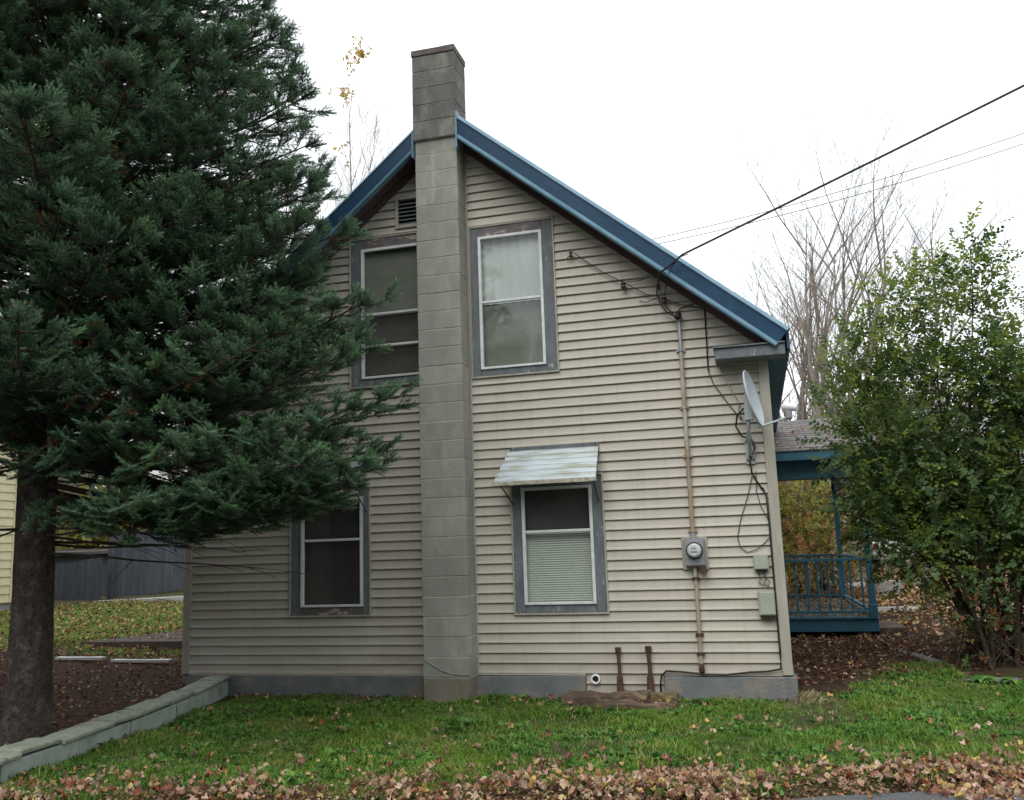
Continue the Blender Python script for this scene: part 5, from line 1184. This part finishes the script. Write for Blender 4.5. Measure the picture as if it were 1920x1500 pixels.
fr = random.Random(4)
fn = thing('picket_fence', 'tall slate grey stockade fence with pointed pickets', 'fence', (-15.5, 12.7, .3))
x = -17.88
while x < -13.2:
    zt_ = 2.18 + fr.uniform(-.02, .02) + (x + 17.9) * .0; zb = .28 + (x + 17.88) * .085
    build('picket', MB().add([(x, 12.7, zb), (x + .094, 12.7, zb), (x + .094, 12.7, zt_ - .06), (x + .047, 12.7, zt_), (x, 12.7, zt_ - .06), (x, 12.72, zb), (x + .094, 12.72, zb), (x + .094, 12.72, zt_ - .06), (x + .047, 12.72, zt_), (x, 12.72, zt_ - .06)],
          [(0, 1, 2, 3, 4), (9, 8, 7, 6, 5), (0, 5, 6, 1), (1, 6, 7, 2), (2, 7, 8, 3), (3, 8, 9, 4), (4, 9, 5, 0)]), M_['fence'], fn); x += .099
build('fence_post', MB().box(-17.98, -17.89, 12.68, 12.77, .1, 2.0), M_['fence'], fn)
build('fence_rail', MB().box(-17.9, -13.2, 12.721, 12.76, .7, .8).box(-17.9, -13.2, 12.721, 12.76, 1.7, 1.8), M_['fence'], fn)
fn2 = thing('picket_fence', 'lower slate grey picket fence beside the spruce trunk', 'fence', (-19, 12.2, .1))
x = -21.4
while x < -18.0:
    t = (x + 21.4) / 3.4; zb = .05 + .2 * t; zt_ = 1.52 - .22 * math.sin(t * math.pi * .9) + fr.uniform(-.015, .015)
    build('picket', MB().box(x, x + .094, 12.4, 12.42, zb, zt_), M_['fence'], fn2); x += .099
build('fence_rail', MB().box(-21.4, -18.0, 12.421, 12.46, .45, .53).box(-21.4, -18.0, 12.421, 12.46, 1.1, 1.18), M_['fence'], fn2)
dk = thing('shed', 'dark low lean-to beyond the lower picket fence', 'shed', (-20, 15, .2))
build('shed_wall', MB().box(-22.5, -18.6, 14.4, 16.5, .0, 1.55), M_['fence'], dk)
build('shed_roof', MB().hexa([(-22.6, 14.2, 1.552), (-18.5, 14.2, 1.552), (-18.5, 16.7, 1.7), (-22.6, 16.7, 1.7), (-22.6, 14.2, 1.64), (-18.5, 14.2, 1.64), (-18.5, 16.7, 1.8), (-22.6, 16.7, 1.8)]), M_['darkroof'], dk)
kb = thing('kerb', 'pale concrete kerb under the picket fences', 'kerb', (-18, 12.3, .1))
for i in range(6):
    xa = -21.5 + i * 1.4; build('kerb_block', MB().hexa([(xa, 12.0, -.1), (xa + 1.38, 12.0, -.1), (xa + 1.38, 12.35, -.1), (xa, 12.35, -.1), (xa, 12.0, .14 + .04 * i), (xa + 1.38, 12.0, .18 + .04 * i), (xa + 1.38, 12.35, .18 + .04 * i), (xa, 12.35, .14 + .04 * i)]), M_['yfound'], kb, bevel=.02)

pf = thing('wooden_platform', 'low dark plank platform strewn with leaves beside the house', 'platform', (-8.9, 3.4, 0))
for i in range(13):
    ya = 2.72 + i * .16; build('plank', rough_box(-10.2 + .1 * i * .5, -6.6, ya, ya + .15, .04, .075, st=.6, amp=.006, seed=i), M_['darkwood'], pf)
build('rim_plank', MB().box(-10.2, -6.6, 2.68, 2.715, -.08, .075), M_['darkwood'], pf)
for (xa, xb, y_, rz, lab) in ((-9.35, -8.6, 1.22, .02, 'weathered white board lying nearer the spruce trunk'), (-8.52, -7.62, 1.30, -.01, 'weathered white board lying nearer the house corner')):
    tag(build('loose_board', rough_box(xa, xb, y_, y_ + .10, height((xa + xb) / 2, y_) + .03, height((xa + xb) / 2, y_) + .062, st=.15, amp=.006, seed=xa), M_['whiteboard']), lab, 'board', 'white boards on the leaf litter')
cb = build('masonry_block', rough_box(2.55, 3.1, 13.3, 13.6, -.08, .26, st=.1, amp=.008, seed=5), M_['cinder'], None, bevel=.01)
tag(cb, 'square grey concrete block standing on the fallen leaves', 'block')
tag(build('loose_board', rough_box(1.95, 2.75, 9.0, 9.12, -.12, -.03, st=.2, amp=.008, seed=8), M_['whiteboard']), 'pale board lying on leaves beyond the porch post', 'board', 'boards on the leaves')
tag(build('loose_board', rough_box(2.0, 2.6, 16.0, 16.15, .0, .12, st=.2, amp=.008, seed=9), M_['whiteboard']), 'pale board behind the concrete block', 'board', 'boards on the leaves')

def car(label, cx, cy, ang, m_):
    t_ = thing('parked_car', label, 'car', (cx, cy, .13))
    ca_, sa_ = math.cos(ang), math.sin(ang)
    def W(p): return (cx + p[0] * ca_ - p[1] * sa_, cy + p[0] * sa_ + p[1] * ca_, p[2] + .13)
    def loft(secs):      # (x, half width low, half width high, z low, z high)
        rings = []
        for (x, wl, wh_, zl, zh) in secs: rings.append([W(q) for q in ((x, -wl, zl), (x, wl, zl), (x, wl * 1.02, (zl + zh) / 2), (x, wh_, zh), (x, -wh_, zh), (x, -wl * 1.02, (zl + zh) / 2))])
        return MB().ring_sweep(rings)
    build('body', loft([(-2.2, .7, .68, .35, .75), (-2.1, .85, .78, .25, .95), (-1.2, .88, .8, .22, 1.0), (.6, .88, .8, .22, .98), (1.7, .86, .76, .22, .86), (2.15, .8, .7, .28, .7), (2.25, .68, .6, .35, .6)]), m_, t_, bevel=.03, seg=2)
    build('cabin', loft([(-1.75, .76, .72, .97, 1.0), (-1.25, .76, .62, .97, 1.42), (.1, .76, .62, .97, 1.44), (.85, .76, .70, .95, 1.0)]), M_['carglass'], t_, bevel=.03)
    build('roof_panel', loft([(-1.3, .63, .6, 1.425, 1.46), (.12, .63, .6, 1.445, 1.48)]), m_, t_, bevel=.02)
    for sx in (-1.35, 1.35):
        for sy in (-.86, .86):
            w = build('wheel', MB().cyl(W((sx, sy - .09, .2)), Vector(W((sx, 1, .3))) - Vector(W((sx, 0, .3))), .32, .32, .18, 20), M_['tyre'], t_)
            build('hub', MB().cyl(W((sx, sy + (.095 if sy > 0 else -.11), .2)), Vector(W((sx, 1, .3))) - Vector(W((sx, 0, .3))), .18, .18, .015, 14), M_['galv'], w)
    for sy in (-.62, .62): build('tail_light', MB().box(*[0] * 6) if False else MB().hexa([W(q) for q in ((-2.24, sy - .12, .68), (-2.12, sy - .12, .68), (-2.12, sy + .12, .68), (-2.24, sy + .12, .68), (-2.22, sy - .12, .86), (-2.1, sy - .12, .86), (-2.1, sy + .12, .86), (-2.22, sy + .12, .86))]), M_['red'], t_)
    build('number_plate', MB().hexa([W(q) for q in ((-2.25, -.18, .45), (-2.2, -.18, .45), (-2.2, .18, .45), (-2.25, .18, .45), (-2.25, -.18, .57), (-2.2, -.18, .57), (-2.2, .18, .57), (-2.25, .18, .57))]), M_['white'], t_)
    return t_
car('white car parked beyond the leaf-strewn yard, seen past the porch post', 6.1, 30.5, R(28), M_['carwhite'])

# ------------------------------------------------------------------ grass, weeds, fallen leaves
gr = random.Random(17)
gsrc = [src_clump('grass_clump_a', 1, M_['grass']), src_clump('grass_clump_b', 2, M_['grass'], nb=20, h=.036, lean=1.4), src_clump('grass_clump_c', 3, M_['grass'], nb=12, h=.062, lean=1.5), src_clump('grass_clump_d', 4, M_['grass'], nb=20, h=.035, w=.004, lean=1.4)]
wsrc = [src_clump('weed_a', 5, M_['weed'], nb=12, h=.05, w=.012, rad=.05, lean=1.3), src_clump('weed_b', 6, M_['weed'], nb=16, h=.04, w=.009, rad=.06, lean=1.4)]
def ok_lawn(x, y):
    if y < road_edge(x) + .16 + .10 * noise.noise(Vector((x * 2.1, y * 2, 3))): return 0
    if x < wallx(y) + .12 and y < 0: return 0
    d = 1.0
    if y > -.055 and x < .27: return 0
    if -3.44 < x < -2.9 and y > -.32: return 0
    if -1.98 < x < -.82 and y > -.72: d *= .12
    if y > 0:
        lim = 1.0 + .5 * noise.noise(Vector((x, y, 7))) + 1.3 * sstep(.9, 1.8, x)
        if x < .8: lim = .25
        d *= 1 - sstep(lim - .3, lim + .4, y)
        if x > 1.95 and y > 1.05: d *= .0
    if .1 < x < 1.0 and -.8 < y: d *= .45
    d *= .30 + 1.0 * sstep(-.3, .15, noise.noise(Vector((x * 1.1, y * 1.4, 4))) + .12)
    d *= .65 + .35 * sstep(road_edge(x) + .15, road_edge(x) + .7, y)
    return d
P = []; Q = []; Sx = []; PW = []; QW = []; SW = []
tries = 0
while len(P) < 24000 and tries < 150000:
    tries += 1; x = gr.uniform(-5.6, 5.2); y = gr.uniform(-4.6, 2.6)
    if gr.random() > ok_lawn(x, y): continue
    z = height(x, y) - .004; s_ = gr.choice((.45, .6, .75, .9, 1.2)) * gr.uniform(.8, 1.2) * (.65 + .6 * sstep(-.3, .4, noise.noise(Vector((x * 1.4, y * 1.6, 9)))))
    if noise.noise(Vector((x * 1.1, y * 1.3, 21))) > -.08 and gr.random() < .36: PW.append((x, y, z)); QW.append((0, 0, gr.uniform(0, 6.28))); SW.append(s_ * 1.0)
    else: P.append((x, y, z)); Q.append((gr.uniform(-.15, .15), gr.uniform(-.15, .15), gr.uniform(0, 6.28))); Sx.append(s_)
scatter('lawn_grass', P, Q, Sx, gsrc, None, {'kind': 'stuff', 'label': 'bright green mown grass between the house and the road', 'category': 'grass'})
scatter('lawn_weeds', PW, QW, SW, wsrc, None, {'kind': 'stuff', 'label': 'low broad-leaved weeds growing through the lawn', 'category': 'weeds'})
P = []; Q = []; Sx = []
while len(P) < 3200:
    x = gr.uniform(-5.5, 4.8); y = gr.uniform(-4.3, 2.2)
    if not ok_lawn(x, y) or noise.noise(Vector((x * 1.7, y * 1.9, 31))) + gr.uniform(-.25, .1) < -.02: continue
    P.append((x, y, height(x, y) - .002)); Q.append((gr.uniform(-.4, .4), gr.uniform(-.4, .4), gr.uniform(0, 6.28))); Sx.append(gr.uniform(.4, 1.0))
scatter('lawn_thatch', P, Q, Sx, [src_clump('thatch_a', 21, M_['straw'], nb=7, h=.05, w=.0022, rad=.05, lean=1.7), src_clump('thatch_b', 22, M_['straw'], nb=5, h=.06, w=.002, rad=.04, lean=1.3)], None, {'kind': 'stuff', 'label': 'dead straw mixed into the lawn', 'category': 'dead grass'})
# grass on the slope beyond the spruce
P = []; Q = []; Sx = []
for _ in range(14000):
    x = gr.uniform(-17, -6.6); y = gr.uniform(.8, 12)
    if y < 2.2 - .1 * (x + 8) * -1 * 0 + .8 * noise.noise(Vector((x, y, 1))) or gr.random() > .9: continue
    if x > -10.3 and 2.6 < y < 5: continue
    P.append((x, y, height(x, y) - .01)); Q.append((0, 0, gr.uniform(0, 6.28))); Sx.append(gr.uniform(.9, 1.7))
scatter('slope_grass', P, Q, Sx, gsrc, None, {'kind': 'stuff', 'label': 'patchy grass on the slope up to the picket fence', 'category': 'grass'})
# dead grass tuft at the corner
P = []; Q = []; Sx = []
for _ in range(40):
    P.append((gr.gauss(.36, .05), gr.gauss(-.05, .09), -.25)); Q.append((gr.uniform(-.3, .3), gr.uniform(.1, .7), gr.uniform(-.6, .6))); Sx.append(gr.uniform(.8, 1.6))
scatter('dead_grass', P, Q, Sx, [src_clump('straw_clump', 12, M_['straw'], nb=14, h=.07, lean=1.0)], None, {'kind': 'stuff', 'label': 'pale dead grass tuft against the foundation corner', 'category': 'grass'})

lsrc = [src_leaf('leaf_a', 1, M_['litter'], 5, .9), src_leaf('leaf_b', 2, M_['litter'], 3, 1.3), src_leaf('leaf_c', 3, M_['litter'], 4, 1.6), src_leaf('leaf_d', 4, M_['litter'], 3, -1.1)]
bsrc = [src_leaf('brown_leaf_a', 5, M_['browlitter'], 5, .8), src_leaf('brown_leaf_b', 6, M_['browlitter'], 3, -.5), src_leaf('brown_leaf_c', 7, M_['litter'], 3, .5), src_leaf('brown_leaf_d', 5, M_['browlitter'], 4, .8)]
ysrc = [src_leaf('gold_leaf_a', 8, M_['goldlitter'], 5, .7), src_leaf('gold_leaf_b', 9, M_['goldlitter'], 3, -.5)]
def leaves(name, label, n, fn, srcs, size, lift=.02, seed=1, tilt=.6):
    r = random.Random(seed); P = []; Q = []; Sx = []; t = 0
    while len(P) < n and t < n * 60:
        t += 1; x, y, dz = fn(r)
        if x is None: continue
        P.append((x, y, height(x, y) + lift + dz)); Q.append((r.gauss(0, tilt), r.gauss(0, tilt), r.uniform(0, 6.28))); Sx.append(size * r.uniform(.55, 1.3))
    return scatter(name, P, Q, Sx, srcs, None, {'kind': 'stuff', 'label': label, 'category': 'fallen leaves'})
def f_edge(r):
    x = r.uniform(-5.4, 4.5); k = r.gauss(-.07, .25); e = road_edge(x); y = e + .12 + k + .14 * sstep(.5, -1.5, x)
    if x < wallx(y) + .12: return None, 0, 0
    if y < e - .6: return None, 0, 0
    thick = .70 + 1.2 * noise.noise(Vector((x * 1.3, y * 1.1, 5))) + .9 * noise.noise(Vector((x * 3.6, y * 3.5, 8))) - .42 * sstep(-.5, -3, x)
    if r.random() > thick: return None, 0, 0
    return x, y, r.uniform(0, .045) * (1 if abs(k) < .25 else .3)
leaves('road_edge_leaves', 'drift of tan and pink fallen leaves along the road edge', 3700, f_edge, lsrc, .082, .022, 1, .85)
def f_crumb(r):
    x = r.uniform(-5.4, 4.6); y = road_edge(x) + r.gauss(.10, .16)
    if x < wallx(y) + .12 or y < road_edge(x) - .3: return None, 0, 0
    return x, y, r.uniform(0, .012)
leaves('edge_crumbs', 'broken brown leaf bits along the asphalt edge', 14000, f_crumb, bsrc + lsrc[:1], .036, .006, 12, .5)
def f_lawn(r):
    x = r.uniform(-5.4, 4.5); y = r.uniform(-4.8, 1.2)
    if not ok_lawn(x, y): return None, 0, 0
    near = sstep(road_edge(x) + 1.4, road_edge(x) + .2, y)
    clump = noise.noise(Vector((x * 1.2, y * 1.2, 15)))
    if r.random() > .07 + .75 * near + 1.1 * max(0, clump - .10): return None, 0, 0
    return x, y, r.uniform(.01, .04)
leaves('lawn_leaves', 'scattered dry leaves caught in the lawn', 620, f_lawn, lsrc, .08, .02, 2, .6)
def f_base(r):
    x = r.uniform(-5.8, .2); y = -.06 - abs(r.gauss(0, .12))
    return x, y, r.uniform(0, .02)
leaves('wall_foot_leaves', 'brown leaves gathered along the foundation', 420, f_base, bsrc, .055, .012, 3)
def f_left(r):
    x = r.uniform(-11.5, -5.6); y = r.uniform(-6, 3.4)
    if y < 0 and x > wallx(y) - .12: return None, 0, 0
    if y >= 0 and x > -6.5: return None, 0, 0
    if y < road_edge(x): return None, 0, 0
    return x, y, r.uniform(0, .015)
leaves('spruce_litter', 'red-brown litter of leaves and needles around the spruce trunk', 9000, f_left, bsrc, .055, .012, 4, .45)
def f_slope(r):
    x = r.uniform(-17, -6.6); y = r.uniform(1.5, 12); return x, y, r.uniform(.02, .05)
leaves('slope_leaves', 'yellowish leaves scattered over the sloping grass', 7500, f_slope, ysrc + bsrc[:1], .085, .03, 5)
def f_side(r):
    x = r.uniform(.3, 2.4); y = r.uniform(-.1, 5.0)
    if y < .6 + .8 * sstep(.5, 1.6, x) + .5 * r.random(): return None, 0, 0
    return x, y, r.uniform(0, .02)
leaves('side_yard_leaves', 'dark red-brown leaves in the passage beside the house corner', 2600, f_side, bsrc, .07, .012, 6, .5)
def f_back(r):
    x = r.uniform(.3, 7.5); y = r.uniform(4.9, 26); return x, y, r.uniform(0, .03)
leaves('yard_leaves', 'golden carpet of fallen leaves in the yard beyond the porch', 9000, f_back, ysrc + bsrc[2:3], .13, .02, 7, .5)
def f_plat(r):
    return r.uniform(-10, -6.7), r.uniform(2.8, 4.7), 0
P = [f_plat(gr) for _ in range(420)]
scatter('platform_leaves', [(a, b, .09) for a, b, _ in P], [(gr.gauss(0, .4), gr.gauss(0, .4), gr.uniform(0, 6)) for _ in P], [gr.uniform(.04, .08) for _ in P], bsrc, None, {'kind': 'stuff', 'label': 'brown leaves lying on the plank platform', 'category': 'fallen leaves'})
P = [(gr.uniform(.3, 1.55), 5.1 + 4.0 * gr.random()) for _ in range(900)]
scatter('deck_leaves', [(a, b, .132) for a, b in P], [(gr.gauss(0, .4), gr.gauss(0, .4), gr.uniform(0, 6)) for _ in P], [gr.uniform(.06, .10) for _ in P], ysrc, None, {'kind': 'stuff', 'label': 'golden leaves covering the porch deck', 'category': 'fallen leaves'})
# leaves caught on the porch roof
P = [(gr.uniform(.4, 1.7), gr.uniform(5.0, 7.0)) for _ in range(40)]
scatter('roof_leaves', [(a, b, 2.60 + .27 * (b - 4.72)) for a, b in P], [(gr.gauss(0, .2), gr.gauss(0, .2), gr.uniform(0, 6)) for _ in P], [gr.uniform(.06, .1) for _ in P], lsrc, None, {'kind': 'stuff', 'label': 'a few dry leaves lying on the porch shingles', 'category': 'fallen leaves'})

# leafy perennials by the edging
def perennial(label, c, n, seed, h=.2):
    r = random.Random(seed); t_ = thing('leafy_plant', label, 'plant', (c[0], c[1], height(*c)), 'low plants along the garden edging')
    for i in range(n):
        a = r.uniform(0, 6.28); L_ = h * r.uniform(.8, 1.3); d = Vector((math.cos(a), math.sin(a), 0)); s_ = Vector((-d.y, d.x, 0)); b = Vector((c[0], c[1], height(*c) - .01)); rings = []
        V_ = []; F_ = []
        for k in range(6):
            u_ = k / 5; p = b + d * (L_ * u_ * .95) + Vector((0, 0, L_ * (1.3 * u_ - 1.1 * u_ * u_))); w = L_ * .22 * math.sin(math.pi * min(1, .08 + u_ * .95)) * (1 if k < 5 else .05)
            V_ += [tuple(p - s_ * w + Vector((0, 0, .15 * w))), tuple(p), tuple(p + s_ * w + Vector((0, 0, .15 * w)))]
            if k: q = 3 * k; F_ += [(q - 3, q - 2, q + 1, q), (q - 2, q - 1, q + 2, q + 1)]
        build('leaf', MB().add(V_, F_), M_['weed'], t_, smooth=True)
perennial('broad-leaved green plant at the bend of the garden edging', (2.05, 1.0), 30, 1, .16)
perennial('broad-leaved green plant along the straight run of garden edging', (2.35, .95), 26, 2, .15)
perennial('green plant at the picture edge beside the garden edging', (2.95, 1.3), 26, 3, .2)
